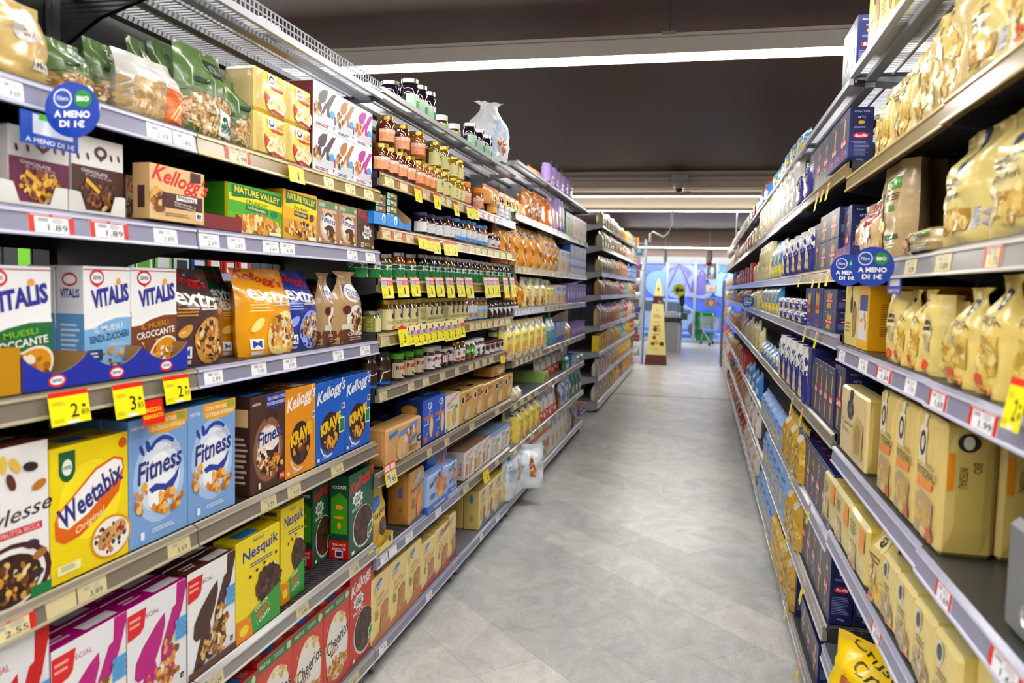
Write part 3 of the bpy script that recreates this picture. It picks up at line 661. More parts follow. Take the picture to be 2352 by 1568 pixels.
cart('nesq','cereal_carton','yellow chocolate-ball carton',.08,'f3dc1c',nesq,'dcc414','d4c020',lambda f:(f.T('Nesquik',.5,.86,.7,.06,'2a2f9e',0,0,1),f.R(.2,.92,.8,.96,'6a4a20')),lambda f:f.R(.2,.2,.6,.7,'2f8ad8'))
def coco(bg):
    def a(f):
        f.T("Kellogg's",.52,.87,1.0,.17,'d8303a' if bg[0]=='1' else 'f6f2ee',12,.35,1.2)
        f.P([(.34+.2*cos(i*pi/8)*(1.15 if i%2 else .85),.68+.08*sin(i*pi/8)*(1.15 if i%2 else .85)) for i in range(16)],'f6f6f4'); f.T('COCO',.34,.7,.24,.045,'2a1c16',6,0,2); f.T('POPS',.34,.655,.22,.045,'2a1c16',6,0,2)
        f.T('BARCHETTE' if bg[0]=='1' else 'PALLINE',.32,.57,.4,.04,'f2f2ee',8,0,1)
        f.E(.56,.3,.42,.26,'d8d4cc'); f.E(.57,.31,.39,.24,'3f261b'); f.O(.57,.31,.35,.22,CHO,100,.055)
        f.P([(.72,.12),(.95,.2),(.95,.33),(.75,.26)],'e8ece4'); f.P([(.75,.15),(.92,.21),(.92,.3),(.77,.24)],'3a8a3c'); f.R(.1,.03,.2,.07,'eef0ea')
    return a
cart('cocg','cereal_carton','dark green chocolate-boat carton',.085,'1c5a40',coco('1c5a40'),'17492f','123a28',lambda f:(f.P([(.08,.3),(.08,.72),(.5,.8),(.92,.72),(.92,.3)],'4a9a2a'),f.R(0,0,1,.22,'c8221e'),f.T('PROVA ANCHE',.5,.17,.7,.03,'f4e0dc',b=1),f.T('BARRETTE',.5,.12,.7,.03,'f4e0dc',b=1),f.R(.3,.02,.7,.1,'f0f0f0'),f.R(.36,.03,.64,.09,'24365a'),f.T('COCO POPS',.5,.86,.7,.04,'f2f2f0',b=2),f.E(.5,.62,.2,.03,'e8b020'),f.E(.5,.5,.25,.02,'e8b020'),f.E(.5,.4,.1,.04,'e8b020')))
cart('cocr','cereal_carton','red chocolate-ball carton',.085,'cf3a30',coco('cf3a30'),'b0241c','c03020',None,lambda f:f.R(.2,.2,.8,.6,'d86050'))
def cheer(f):
    f.R(0,.88,1,1,'c0382e'); f.R(.02,.885,.98,.985,'2f7a46'); f.T('NESTLE',.2,.935,.28,.035,'e8efe6',b=1); f.E(.88,.935,.07,.04,'cfe0b0'); f.X(.45,.91,.78,.96,2,'b8d0a8')
    f.E(.5,.45,.43,.38,'f0dcc0'); f.E(.5,.46,.4,.35,'f3efe6'); f.O(.55,.74,.25,.05,['e0b050','f0d080'],10,.05)
    f.T('Cheerios',.52,.53,.82,.15,'2c2624',12,.05,.8); f.T('MIELE',.4,.41,.3,.045,'c0382e',12,0,.8); f.O(.5,.22,.38,.11,['d9a24e','c4842e','e8c078','b06a20'],60,.055); f.O(.1,.6,.06,.2,['e0b050'],3,.05)
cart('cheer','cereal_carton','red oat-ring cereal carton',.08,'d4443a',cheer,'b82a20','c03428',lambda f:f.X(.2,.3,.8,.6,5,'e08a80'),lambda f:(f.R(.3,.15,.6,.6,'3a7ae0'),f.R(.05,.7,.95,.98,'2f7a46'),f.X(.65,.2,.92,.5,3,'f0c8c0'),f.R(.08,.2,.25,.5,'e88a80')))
def vit(c,c2,t1,t2):
    def a(f):
        f.R(0,.965,1,.975,'a83a44'); f.P([(0,0),(0,.46),(.2,.47),(.45,.53),(.7,.55),(1,.55),(1,0)],c)
        f.P([(.0,.5),(0,.44),(.2,.45),(.4,.5),(.7,.54),(1,.54),(1,.57),(.7,.57),(.4,.53),(.2,.5)],'f0f0f0')
        f.E(.27,.9,.15,.075,'cc2f36'); f.E(.27,.9,.12,.05,'f2f2f4'); f.T('cameo',.27,.9,.18,.035,'2a3a8a',0,0,1); f.P([(.2,.85),(.34,.85),(.27,.81)],'cc2f36')
        f.T('VITALIS',.55,.74,.8,.17,'2e2f8e',9,.05,2.2); f.E(.72,.87,.05,.03,'e8a24a')
        f.T(t1,.5,.45,.6,.05,c2,6,0,.5); f.T(t2,.52,.37,.84,.065,'eef0ee' if c!='7fb2de' else '2f4f78',6,0,1)
        f.X(.5,.28,.95,.31,2,'d0d4d4')
        if c=='7fb2de': f.R(.04,.16,.36,.26,'24405e'); f.X(.1,.18,.3,.24,2,'c8d4e0'); f.E(.6,.03,.32,.1,'33465e'); f.O(.6,.03,.26,.09,GRN,36,.05); f.O(.65,.2,.28,.07,GRN,8,.05)
        else: f.E(.68,.15,.36,.17,'e8dcc8',.5); f.E(.68,.15,.32,.15,'d9912f',.5); f.O(.66,.15,.27,.11,GRN+['f2e8d4'],50,.055); f.O(.25,.22,.14,.07,GRN,8,.05)
    return a
for k,c,c2,t2,ds in (('vitg','1f6a3a','8ac23a','CROCCANTE','green crunchy muesli carton'),('vitb','7fb2de','eef4fa','SENZA ZUCCHERI','pale blue muesli carton'),('vitc','7a4228','d99a3c','CROCCANTE','brown crunchy muesli carton')):
    cart(k,'muesli_carton',ds,.075,'ededee',vit(c,c2,"IL MUESLI",t2),'e0e0e4','b8b8bc',(lambda c:lambda f:(f.R(0,0,1,.58,c),f.X(.15,.1,.85,.5,9,'c8d8ea'),f.E(.5,.88,.28,.06,'cc2f36'),f.E(.5,.88,.22,.04,'f2f2f4'),f.T('VITALIS',.5,.76,.7,.08,'2e2f8e',0,0,1.5)))('5b93c8' if k=='vitb' else c))
def k6(c,fo,cc):
    def a(f):
        f.T('SPECIAL',.3,.88,.36,.05,'b8a8ac'); f.P([(.2,.62),(.22,.76),(.4,.9),(.62,.93),(.6,.8),(.5,.64),(.34,.56)],c); f.P([(.55,.62),(.82,.9),(1,.92),(.8,.66),(.68,.5),(.76,.2),(.72,.12),(.56,.14),(.56,.4)],c); f.P([(.3,.3),(.5,.62),(.62,.6),(.44,.36)],c)
        f.P([(.05,.18),(.95,.1),(.95,.3),(.05,.36)],'c9cacd'); f.O(.2,.4,.16,.16,fo,26,.06); f.E(.82,.42,.12,.09,'4a9ad8'); f.R(.92,.2,.98,.4,cc); f.X(.1,.04,.7,.12,2,cc); nut(f,.84,.06,.12,.12)
    return a
for k,c,fo,cc,ds in (('k1','4c3a3c',GRN+CHO,'8a2a44','white snack-bar carton with charcoal letter'),('k2','a8703c',GRN+CHO,'2f3f7a','white snack-bar carton with tan letter'),('k3','b0288a',GRN+['d8443a','c83a4a'],'a0287a','white snack-bar carton with magenta letter')):
    cart(k,'snack_bar_carton',ds,.12,'f0f0f2',k6(c,fo,cc),'6a2430','dcdce0')
def natv(bg,b2,t3):
    def a(f):
        f.P([(0,0),(0,.42),(1,.36),(1,0)],'d9a03c' if b2 else '6fb32e'); f.P([(.02,.66),(.02,.8),(1,.72),(1,.55),(.5,.62)],'f2dc28'); f.P([(.06,.72),(.06,.97),(.97,.92),(.97,.68),(.5,.76)],'1f6a34')
        f.T('NATURE VALLEY',.52,.85,.82,.13,'f3e04a',-3,0,1.5); f.T(t3,.5,.655,.4,.075,'2a6a2c',-3,0,1); f.P([(.3,.5),(.3,.6),(.7,.56),(.7,.46)],'1f6a34' if not b2 else '2e2a22'); f.T('OATS & HONEY',.5,.53,.34,.05,'e8efd8',-4,0,1); f.E(.83,.5,.07,.08,'1f7a4a' if not b2 else '3a3022')
        f.O(.5,.2,.44,.17,['d99a4a','c47e2e','e8bd78','b06a26','f0d49a']+(['3a2a20'] if b2 else []),130,.05)
        f.R(.72,.02,.95,.09,'e8efd0')
    return a
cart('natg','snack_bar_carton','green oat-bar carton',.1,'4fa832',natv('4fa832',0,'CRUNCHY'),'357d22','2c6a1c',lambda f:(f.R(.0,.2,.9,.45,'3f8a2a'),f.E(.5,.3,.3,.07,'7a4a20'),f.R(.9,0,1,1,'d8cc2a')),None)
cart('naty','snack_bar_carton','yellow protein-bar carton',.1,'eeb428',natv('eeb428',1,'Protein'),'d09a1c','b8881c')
def fbar(f):
    f.R(.05,.83,.95,.96,'5f8f56'); f.R(.08,.85,.36,.94,'a8c8a0'); f.E(.88,.895,.06,.05,'e2dcb0'); f.E(.5,.42,.38,.36,'d9c0a4'); f.E(.5,.45,.3,.27,'efe6da'); f.R(.2,.74,.9,.8,'d9bb98')
    f.L([(.35,.66),(.5,.71),(.68,.66)],.05,'2a1c16'); f.T('Fitness',.52,.55,.66,.14,'2c47a0',-6,.2,1); f.P([(.3,.36),(.5,.44),(.75,.42),(.7,.25),(.45,.28)],'3a2116'); f.O(.65,.2,.2,.12,GRN+CHO,40,.07); f.R(.06,.04,.14,.12,'e8e8e8'); f.T('6',.86,.06,.1,.08,'f4f4f4',0,0,2)
cart('fbar','snack_bar_carton','tan carton of chocolate cereal bars',.1,'a87c5c',fbar,'8a6246','a07050')
def cpop(f):
    f.T("Kellogg's",.5,.82,.96,.26,'cf2f3a',-8,.35,1.2); f.P([(.55+.28*cos(i*pi/8)*(1.15 if i%2 else .85),.42+.17*sin(i*pi/8)*(1.15 if i%2 else .85)) for i in range(16)],'eeeeec'); f.T('COCO',.55,.47,.4,.09,'2a1c16',-5,0,2); f.T('POPS',.55,.36,.36,.09,'2a1c16',-5,0,2); f.O(.2,.5,.16,.14,CHO,20,.06); f.X(.4,.06,.8,.15,2,'d8b020'); nut(f,.22,.03,.13,.12); f.R(.86,.02,.97,.08,'e8d020')
cart('cpop','snack_bar_carton','dark brown carton with red script',.1,'5a4030',cpop,'4a3226','5a4436')
def kbar(f):
    f.T("Kellogg's",.55,.74,1.06,.4,'cc2f2c',-6,.4,1.2); f.R(.2,.24,.96,.52,'4a2a26'); f.O(.12,.42,.1,.12,CHO+GRN,20,.06); f.R(.46,.4,.85,.5,'e6e0dc'); f.T('BARRETTE',.65,.45,.34,.06,'3a2a28',-5,0,1); f.T('Mandorla e',.62,.34,.4,.04,'e8e0d8',-5,.2); f.T('Cioccolato',.62,.29,.4,.04,'e8e0d8',-5,.2); f.X(.25,.08,.75,.16,2,'9a7a4a'); nut(f,.82,.08,.13,.14); f.R(.72,.8,.92,.98,'4a2428'); f.E(.15,.2,.1,.06,'7a4a24')
cart('kbar','snack_bar_carton','beige snack-bar carton with red script',.1,'d9b684',kbar,'c9a270','c9a878',lambda f:f.R(.3,.2,.7,.6,'4a2a30'))
def ghost(c,foods):
    def a(f):
        f.R(0,.6,1,1,'eceaea'); f.R(0,0,1,.62,c); f.E(.55,.82,.13,.085,c); f.P([(.47,.76),(.63,.76),(.55,.7)],c); f.E(.55,.82,.06,.04,'e4dcdc')
        for x in (.12,.3,.75,.9): f.E(x,.72+x*.08,.025,.05,c,.3)
        f.T('CHOCOLATE',.42,.55,.5,.04,'e2d6d8',-4,0,1); f.T('& FRUITS' if c[0]=='6' else 'NERO',.5,.5,.5,.035,'b8a0a8',-4,0,.5); f.O(.5,.28,.34,.17,foods,110,.05); f.L([(.25,.45),(.5,.3)],.06,'e2b040'); f.E(.6,.1,.07,.03,'d8c49a',.6); f.R(.85,.04,.94,.12,'3fa03a')
    return a
cart('chob','snack_bar_carton','white and plum snack-bar carton',.1,'eceaea',ghost('6a2446',['d9a23c','c4882c','8a4a2c','e8c060','5a2a2a']),'d4d0ce','c4c0be')
cart('chon','snack_bar_carton','white and chocolate snack-bar carton',.1,'eceaea',ghost('4a2a26',CHO+['8a5030','a06838']),'d4d0ce','c4c0be')
# bags of the cereal bay
def extra(c1,c2):
    def a(f):
        f.T("Kellogg's",.45,.88,.86,.13,'c8262e',-8,.35,1.2); f.T('extra',.52,.68,.86,.16,'f4f2f0',-6,.1,1.2); f.X(.1,.5,.5,.6,3,c2); f.X(.5,.56,.9,.62,2,'e8e0d8')
        f.E(.66,.25,.34,.24,c2,.3); f.O(.66,.25,.29,.2,GRN+(CHO if c1!='y' else [])+['f0e0c0'],90,.045); f.R(.08,.08,.26,.2,'eeeeee'); f.R(.11,.1,.23,.18,'2a4a8a'); f.R(.08,.02,.25,.06,'c8c8c8'); f.E(.2,.36,.12,.05,c2,.5)
    return a
for k,b,a,ds,tl in (('exb','4a3230',extra('b','c9924a'),'brown granola bag',.0),('exg','17552e',extra('g','9ac84a'),'green granola bag',.0),('exo','c47a18',extra('o','e8c068'),'dark orange granola bag',0),('exy','e8a01c',extra('y','f6dc8a'),'golden granola bag',0),('exv','2c3390',extra('v','8aa4e8'),'blue granola bag',0)):
    ty(k,'granola_bag','bag',ds,.085,(lambda b,a:lambda w,h,d:bag(w,h,d,b,a,'fin',seed=hash(b)%97,amp=.005,lean=.25,tilt=.06,name='granola_bag'))(b,a))
def fgran(f):
    f.P([(0,.0),(0,.2),(1,.16),(1,0)],'6a3a20'); f.E(.6,.7,.36,.13,'f0ece8'); f.T('Fitness',.55,.73,.7,.11,'2c47a0',-10,.2,1); f.T('GRANOLA',.6,.63,.5,.06,'8a3a2a',-10,0,1); f.E(.62,.33,.34,.2,'f2ece4'); f.O(.66,.3,.28,.17,CHO+GRN+['a06838'],80,.05); f.E(.3,.47,.12,.06,'5a1f1c'); f.R(.15,.2,.5,.27,'d8d0c4'); f.T('Cioccolato',.62,.13,.6,.05,'f4eee8',0,0,1); f.X(.4,.03,.9,.09,2,'d8ccc0'); f.T('NESTLE',.2,.93,.3,.03,'e8e4e0',b=1)
ty('fgr','granola_bag','bag','tan and brown granola bag',.08,lambda w,h,d:bag(w,h,d,'b08f68',fgran,'pinch',seed=5,tw=.5,back='6a4a34',amp=.004,name='granola_bag'))
OAT=['c9a06a','a87c48','dcbf90','8a6236','e6d0a8']
def greenb(f):
    f.R(0,.0,1,.5,'a8865c'); f.O(.5,.25,.5,.24,OAT,420,.034); f.R(0,.46,1,.52,'6a7458'); f.R(.55,.7,.85,.9,'14241e'); f.E(.7,.8,.1,.06,'5a7a4a'); f.R(.15,.58,.4,.63,'2a3a24'); f.P([(.6,.06),(1,.02),(1,.3),(.62,.36)],'dfe6dc'); f.P([(.64,.1),(.96,.07),(.96,.26),(.65,.31)],'1f4a3a'); f.L([(.48,.05),(.5,.95)],.012,'b8c8a0'); f.E(.75,.6,.05,.03,'b8c4b0')
ty('oatg','oat_bag','bag','clear oat-flake bag with green top',.1,lambda w,h,d:bag(w,h,d,'54703c',greenb,'fin',seed=11,amp=.007,lean=.08,name='oat_bag'))
def whiteb(f):
    f.R(0,.0,.55,.6,'b09468'); f.O(.28,.3,.28,.28,['bfa070','a8885a','cbb083'],140,.04); f.P([(.55,.02),(1,.0),(1,.55),(.58,.55)],'e0703a'); f.P([(.55,.55),(1,.55),(1,.85),(.56,.85)],'ece8e6'); f.E(.78,.78,.14,.035,'d8403a'); f.T('Crusca di',.78,.66,.36,.05,'d8602e'); f.T('Frumento',.78,.58,.36,.05,'d8602e'); f.L([(.65,.1),(.8,.3),(.9,.42)],.02,'f0c890'); f.L([(.7,.08),(.86,.3)],.02,'f0c890'); f.E(.95,.05,.04,.03,'6ab03a')
ty('bran','bran_bag','bag','whitish bran bag with orange panel',.1,lambda w,h,d:bag(w,h,d,'c2bfb8',whiteb,'fin',seed=15,amp=.006,lean=.2,name='bran_bag'))
def kraftb(f):
    f.R(.3,.0,.8,.02,'b89a60'); f.E(.62,.62,.16,.16,'c9c4c4'); f.E(.64,.6,.06,.09,'a87030'); f.E(.25,.75,.05,.04,'5fae3a'); f.R(.68,.16,.92,.28,'e6e0d4'); f.X(.71,.19,.88,.26,1,'2a2a2a'); f.R(.72,.19,.74,.27,'2a2a2a'); f.R(.77,.19,.8,.27,'2a2a2a'); f.R(.83,.19,.85,.27,'2a2a2a')
ty('kraft','flour_bag','bag','big beige foil bag',.1,lambda w,h,d:bag(w,h,d,'c0a468',kraftb,'fin',seed=21,amp=.009,name='flour_bag'))
def oaty(f):
    f.R(.36,.66,.62,.92,'eeeae0'); f.E(.49,.8,.1,.1,'2c2824'); f.E(.49,.8,.05,.05,'d8d0c0'); f.T('FIOCCHI',.78,.82,.26,.06,'6a5a2a',0,0,1); f.T("D'AVENA",.78,.74,.26,.06,'6a5a2a',0,0,1); f.R(.48,.6,.9,.66,'c8362e'); f.E(.66,.27,.36,.24,'f0e6d0'); f.O(.68,.31,.28,.18,['ead9a8','d8bf80','c9a860','f4e8c8'],90,.045); f.P([(.24,.5),(.42,.38),(.3,.16)],'c8362e'); f.P([(.4,.08),(.9,.02),(.98,.06),(.55,.14)],'b8382c'); f.X(.03,.1,.22,.9,22,'c9b688')
ty('oaty','oat_packet','packet','yellow oat-flake packet',.11,lambda w,h,d:carton(w,h,d,'ecca66','dcc690','d9a030',oaty,ch=.008,puff=.004,m='F',name='oat_packet'))
# trays
def tray(w,h,d,c,inn,scal=True,logo=None,hb=None):
    mb=MB(); x=w/2; n=14; hb=hb or h
    pts=[(-x,.0)]+[(x,.0)]+[(x-(2*x)*i/n,h*(1-.55*sin(pi*i/n)**.8) if scal else h) for i in range(n+1)]
    mb.poly([(a,0,b) for a,b in pts],c); mb.poly([(a,.003,b) for a,b in pts],inn)
    for (a,b),(e,g) in zip(pts,pts[1:]+pts[:1]): mb.poly([(a,0,b),(e,0,g),(e,.003,g),(a,.003,b)],inn)
    for s in (-1,1):
        P=[(0,0),(d,0),(d,hb),(d*.55,hb),(0,h)]
        for o in (0,.0025): mb.poly([(s*(x-o),a,b) for a,b in P],c if o==0 else inn)
    mb.box(-x+.003,.003,0,x-.003,d,.003,inn)
    if logo: logo(Face(mb,lambda u,v,k:(-x+u*w,-k*LAY-.0002,v*h),w,h))
    return mb.mesh('display_tray','P')
def flaps(w,h,d):
    mb=MB(); x=w/2
    mb.box(-x,0,0,x,.002,h*.16,'d8d6d2'); mb.box(-x+.001,.003,0,x-.001,d,.002,'b8a890')
    for s in (-1,1):
        P=[(s*x,0),(s*(x-.052),0),(s*(x-.034),h*.96),(s*(x-.016),h),(s*x,h)]
        for o in (0,.0021): mb.poly([(a,o-.0005,b) for a,b in P],'dcdad6' if o==0 else 'b8a890')
        mb.poly([(s*x,0,0),(s*x,d,0),(s*x,d,h*1.1),(s*x,0,h)],'b8a078')
    return mb.mesh('display_tray','P')
def cam(f): f.E(.5,.22,.14,.2,'cc2f36'); f.E(.5,.23,.11,.13,'f2f2f4'); f.T('cameo',.5,.23,.17,.1,'2a3a8a',0,0,1)
ty('trb','display_tray','tray','royal blue scalloped display tray',.2,lambda w,h,d:tray(w,h,d,'1f2f9e','9a7a4a',True,cam))
ty('trw','display_tray','tray','white cardboard display tray',.2,lambda w,h,d:flaps(w,h,d))
ty('tro','display_tray','tray','orange cardboard display tray',.2,lambda w,h,d:tray(w,h,d,'b88418','8a6a2a',False))
ty('trr','display_tray','tray','wine-red cardboard display tray',.2,lambda w,h,d:tray(w,h,d,'7a2a30','8a6a3c',False,None,h*1.7))
ty('brk','electrical_box','box','white slotted metal box',.06,lambda w,h,d:carton(w,h,d,'d8dadd','c8cace',None,lambda f:(f.R(.12,.35,.2,.65,'4a4c50'),f.R(.6,.6,.7,.75,'4a4c50'),f.R(.6,.2,.7,.35,'4a4c50')),m='M',name='electrical_box'))
# ---- jars
def jl(top,bot,blob,txt='',tc='2a2a2a',cut=.55):
    def a(f):
        f.R(0,0,1,cut,bot); f.R(0,cut,1,1,top); f.E(.5,cut+.22,.07,.15,tc,0,10)
        if txt: f.T(txt,.5,cut-.1,.34,.2,tc,0,0,1)
        if blob: f.E(.6,.18,.1,.16,blob,0,10); f.E(.44,.15,.07,.12,blob,0,10)
        f.X(.1,.2,.3,.8,4,tc)
    return a
def jty(key,name,desc,content,lid,label,art,lidm='C',**k):
    ty(key,name,'jar',desc,.075,lambda w,h,d:jar(w/2,h,content,lid,lidm,label,art=art,**k))
hexp=[(0,0),(.9,0),(1,.02),(1,.8),(.97,.88),(.9,.93),(.88,1)]
jty('hon','honey_jar','dark honey jar with orange label','5a2408','c8a858','e07a30',lambda f:(f.R(0,0,.45,1,'e8a078'),f.R(0,.7,1,1,'ecdccf'),f.E(.6,.82,.06,.1,'d8442c'),f.R(.5,.45,.95,.62,'3a4a7a'),f.E(.75,.2,.1,.16,'e8c84a'),f.E(.55,.2,.1,.1,'d84a2a')),prof=hexp,lab=(.2,.66))
jty('honl','honey_jar','amber honey jar with orange label','a85f14','c8a858','e07a30',lambda f:(f.R(0,0,.4,1,'e8a078'),f.R(0,.7,1,1,'ecdccf'),f.E(.6,.82,.06,.1,'d8442c'),f.R(.5,.45,.95,.62,'5f7a3a'),f.E(.72,.2,.1,.14,'b87ac8')),prof=hexp,lab=(.2,.66))
jty('hono','honey_jar','olive honey jar with cream and green label','8a6a14','c8a858','d9cf8a',lambda f:(f.T('BIO',.6,.68,.4,.22,'1f7a3a',0,0,2),f.X(.4,.4,.8,.5,2,'6a6a3a'),f.R(.55,.08,.75,.3,'6aa83a')),prof=hexp)
jty('honp','honey_jar','pale honey jar with cream label and blue oval','a8861c','c8a858','e0d690',lambda f:(f.P([(.5,1),(.62,1),(.6,.7),(.52,.7)],'2a3f7a'),f.E(.56,.6,.1,.2,'2a3f7a'),f.X(.4,.1,.75,.3,2,'6a6a4a')))
jty('honb','honey_jar','big amber honey jar with orange cap','b0560e','f0860e','e07a40',lambda f:(f.R(0,0,.4,1,'e8a48a'),f.R(0,.7,1,1,'ecdccf'),f.R(.5,.45,.95,.62,'5f7a3a'),f.E(.7,.2,.1,.14,'b87ac8')),lidm='D',lh=.03)
jty('jsm','honey_jar','small honey jar with yellow label','6a2a0c','d8d4cc','f0b428',lambda f:(f.R(0,.6,1,1,'e07040'),f.R(.2,.7,.8,.85,'8ac05a')))
jty('jwl','jam_jar','little jam jar with white leaf label','2a1014','e8e8ec','f2f4f4',lambda f:(f.E(.5,.92,.12,.08,'7ac03a'),f.T('Fior di',.5,.6,.6,.16,'4a5a5a',0,.3),f.X(.3,.2,.8,.35,2,'c8b0c0')),lidm='D',lab=(.06,.72),span=.8)
jty('jwy','jam_jar','little golden jam jar with white leaf label','a8761a','e8e8ec','f2f4f4',lambda f:(f.E(.5,.92,.12,.08,'7ac03a'),f.T('Fior di',.5,.6,.6,.16,'4a5a5a',0,.3),f.E(.4,.12,.1,.1,'c8d43a')),lidm='D',lab=(.06,.72),span=.8)
jty('jd','jam_jar','big dark jam jar with green label','1c0f1e','c8c6c0','1f8a44',lambda f:(f.R(0,.52,1,1,'dfe8df'),f.R(0,0,.36,.9,'a8d0a8'),f.E(.75,.75,.06,.14,'1a4a2a'),f.E(.8,.2,.1,.14,'c83a4a')),lab=(.1,.58),span=.5)
jty('jwt','spread_jar','white-capped spread jar with green label','5a3018','e4e4e4','8ac03a',lambda f:(f.E(.65,.5,.14,.3,'e8f0e0'),f.E(.65,.5,.08,.18,'2f9a4a'),f.R(0,0,.35,1,'c8d8a0')),lidm='D',lh=.026)
jty('jz','jam_jar','dark jam jar with navy lid and white label','24101c','2e2c52','eceaea',lambda f:(f.T('ZUEGG',.6,.78,.36,.14,'2a2f7a',0,0,1),f.E(.66,.3,.14,.22,'4a2a50'),f.E(.55,.25,.08,.1,'3a3a6a')),lidm='D',lab=(.16,.68))
jty('jzo','jam_jar','dark jam jar with navy lid and apricot label','4a1c10','2e2c52','eceaea',lambda f:(f.T('ZUEGG',.6,.78,.36,.14,'2a2f7a',0,0,1),f.E(.66,.3,.14,.22,'e8942a'),f.E(.52,.25,.08,.12,'d8602a')),lidm='D',lab=(.16,.68))
jty('jbd','jam_jar','dark jam jar with sky-blue lid','2c1014','4a8ad0','e4ecf6',lambda f:(f.P([(0,0),(0,.4),(1,.2),(1,0)],'4a9ae0'),f.E(.6,.4,.12,.16,'c83a4a')),lidm='D')
jty('jbo','jam_jar','amber jam jar with sky-blue lid','a86a14','4a8ad0','eef0f4',lambda f:(f.P([(0,0),(0,.4),(1,.2),(1,0)],'4a9ae0'),f.E(.6,.45,.14,.18,'e8842a')),lidm='D')
jty('jmx','jam_jar','small red jam jar with white label','5a1420','c8c0a0','e8e6e0',lambda f:(f.E(.4,.3,.12,.2,'c83a5a'),f.E(.6,.25,.1,.14,'4a3a6a'),f.T('BIO',.6,.7,.3,.16,'2f8a4a',0,0,1)))
for k,c,b,ds in (('jga','7a3a12','d8542a','chestnut jam jar with green band'),('jgb','180c1a','c83a3a','black-purple jam jar with green band'),('jgc','6a4416','e8a02a','golden jam jar with green band'),('jgd','3a0e18','e0a040','deep red jam jar with green band'),('jge','5a3a20','8a5a30','brown spread jar with green band')):
    jty(k,'jam_jar',ds,c,'a8a8a6','157a40',(lambda b:lambda f:(f.R(0,.6,1,1,'dfe8e0'),f.E(.28,.8,.08,.13,'1a3a2a'),f.E(.62,.8,.08,.16,'1a6a4a'),f.R(.42,.74,.5,.88,'1f5a3a'),f.T('BIO',.82,.8,.12,.14,'1f5a3a',0,0,1),f.R(.58,.44,.86,.54,'e8c0a8'),f.E(.7,.2,.13,.2,b),f.E(.55,.14,.08,.13,'e0b04a')))(b),lab=(.02,.66),span=.85)
jty('jc','spread_jar','tall brown spread jar with cream label','6a4418','c2a85a','e2d99c',lambda f:(f.P([(.46,1),(.58,1),(.56,.7),(.48,.7)],'26306a'),f.E(.52,.68,.11,.16,'26306a'),f.T('Crema di',.5,.42,.5,.07,'5a5030',0,.3),f.X(.3,.28,.7,.36,2,'7a704a'),f.E(.66,.12,.12,.1,'8a3a2a'),f.E(.5,.1,.1,.08,'c8763a')),lab=(.04,.8),span=.7,lidm='C')
jty('jcb','spread_jar','tall spread jar with cream label and barcode','7a5a24','c2a85a','d8d08e',lambda f:(f.X(.3,.3,.7,.9,10,'6a6a4a'),f.R(.35,.06,.65,.22,'4a5aa0')),lab=(.04,.8),span=.7)
jty('jcs','spread_jar','squat green cream jar with silver lid','7a7a2a','c4c4c0','dcd8a8',lambda f:(f.R(0,0,.3,1,'8a8a3a'),f.E(.75,.5,.12,.36,'26306a'),f.P([(.7,1),(.8,1),(.8,.8),(.7,.8)],'26306a')),lab=(.05,.8))
jty('jn','juice_bottle','slim juice bottle with pale blue label','8a3a1a','b0b0b0','a8c8e4',lambda f:(f.R(0,.5,1,1,'e8e4e0'),f.E(.5,.3,.2,.16,'e8762a')),lab=(.05,.78))
jty('jny','juice_bottle','slim golden juice bottle with pale blue label','c08a14','b0b0b0','8abde4',lambda f:(f.E(.5,.3,.2,.2,'f0a02a'),f.R(0,.7,1,1,'d8e4ee')),lab=(.05,.7))
jty('jk','relish_jar','tiny dark jar with slanted white tag','2c1418','4a3030','2a1c20',lambda f:(f.P([(.2,.95),(.5,1),(.75,.4),(.45,.3)],'e8e2dc'),f.P([(.35,.35),(.75,.4),(.8,.1),(.5,.05)],'9a90a8')),lidm='D',lh=.012)
nup=[(0,0),(.9,0),(1,.04),(1,.5),(.93,.62),(.93,.8),(.86,.9),(.84,1)]
def nut_l(f): f.T('n',.2,.68,.1,.26,'1a1a1a',0,0,3); f.T('utella',.58,.72,.6,.34,'d8232e',0,0,2); f.E(.6,.2,.24,.14,'5a2c14'); f.E(.6,.25,.16,.1,'f0d8b0'); f.E(.82,.16,.08,.08,'c88a4a')
jty('nug','spread_jar','chocolate spread jar with green lid','42210f','58b828','cdbf9c',nut_l,lidm='D',prof=nup,lab=(.1,.8),span=.5,lh=.024,lr=None)
jty('nuw','spread_jar','chocolate spread jar with white lid','42210f','ecebe8','f0eeea',nut_l,lidm='D',prof=nup,lab=(.1,.8),span=.5,lh=.024)
jty('nuo','spread_jar','plain chocolate spread jar with white lid','4a2612','e6e4e0','e6e2de',lambda f:(f.E(.5,.5,.2,.3,'c83a6a'),f.E(.5,.5,.12,.18,'f0f0ee')),lidm='D',lab=(.3,.75),span=.3)
jty('nun','spread_jar','nut spread jar with gold lid','5a361a','b89a3a','f0eeea',lambda f:(f.T('N',.5,.66,.25,.3,'8a1c2a',0,0,2),f.E(.4,.2,.14,.14,'d8443a'),f.E(.7,.2,.1,.1,'e8b04a')),lab=(.1,.78))
jty('nus','spread_jar','nut spread jar with green label','5a361a','ecebe8','4aa83a',lambda f:(f.T('NS',.5,.66,.4,.3,'f0f4ec',0,0,2),f.O(.5,.2,.3,.15,CHO+GRN,12,.08)),lidm='D',lab=(.1,.78))
jty('nup','spread_jar','nut spread jar with panda-white label','5a361a','ecebe8','eeeeec',lambda f:(f.E(.5,.55,.16,.22,'1a1a1a'),f.O(.5,.15,.3,.12,CHO,10,.08)),lidm='D',lab=(.1,.78))
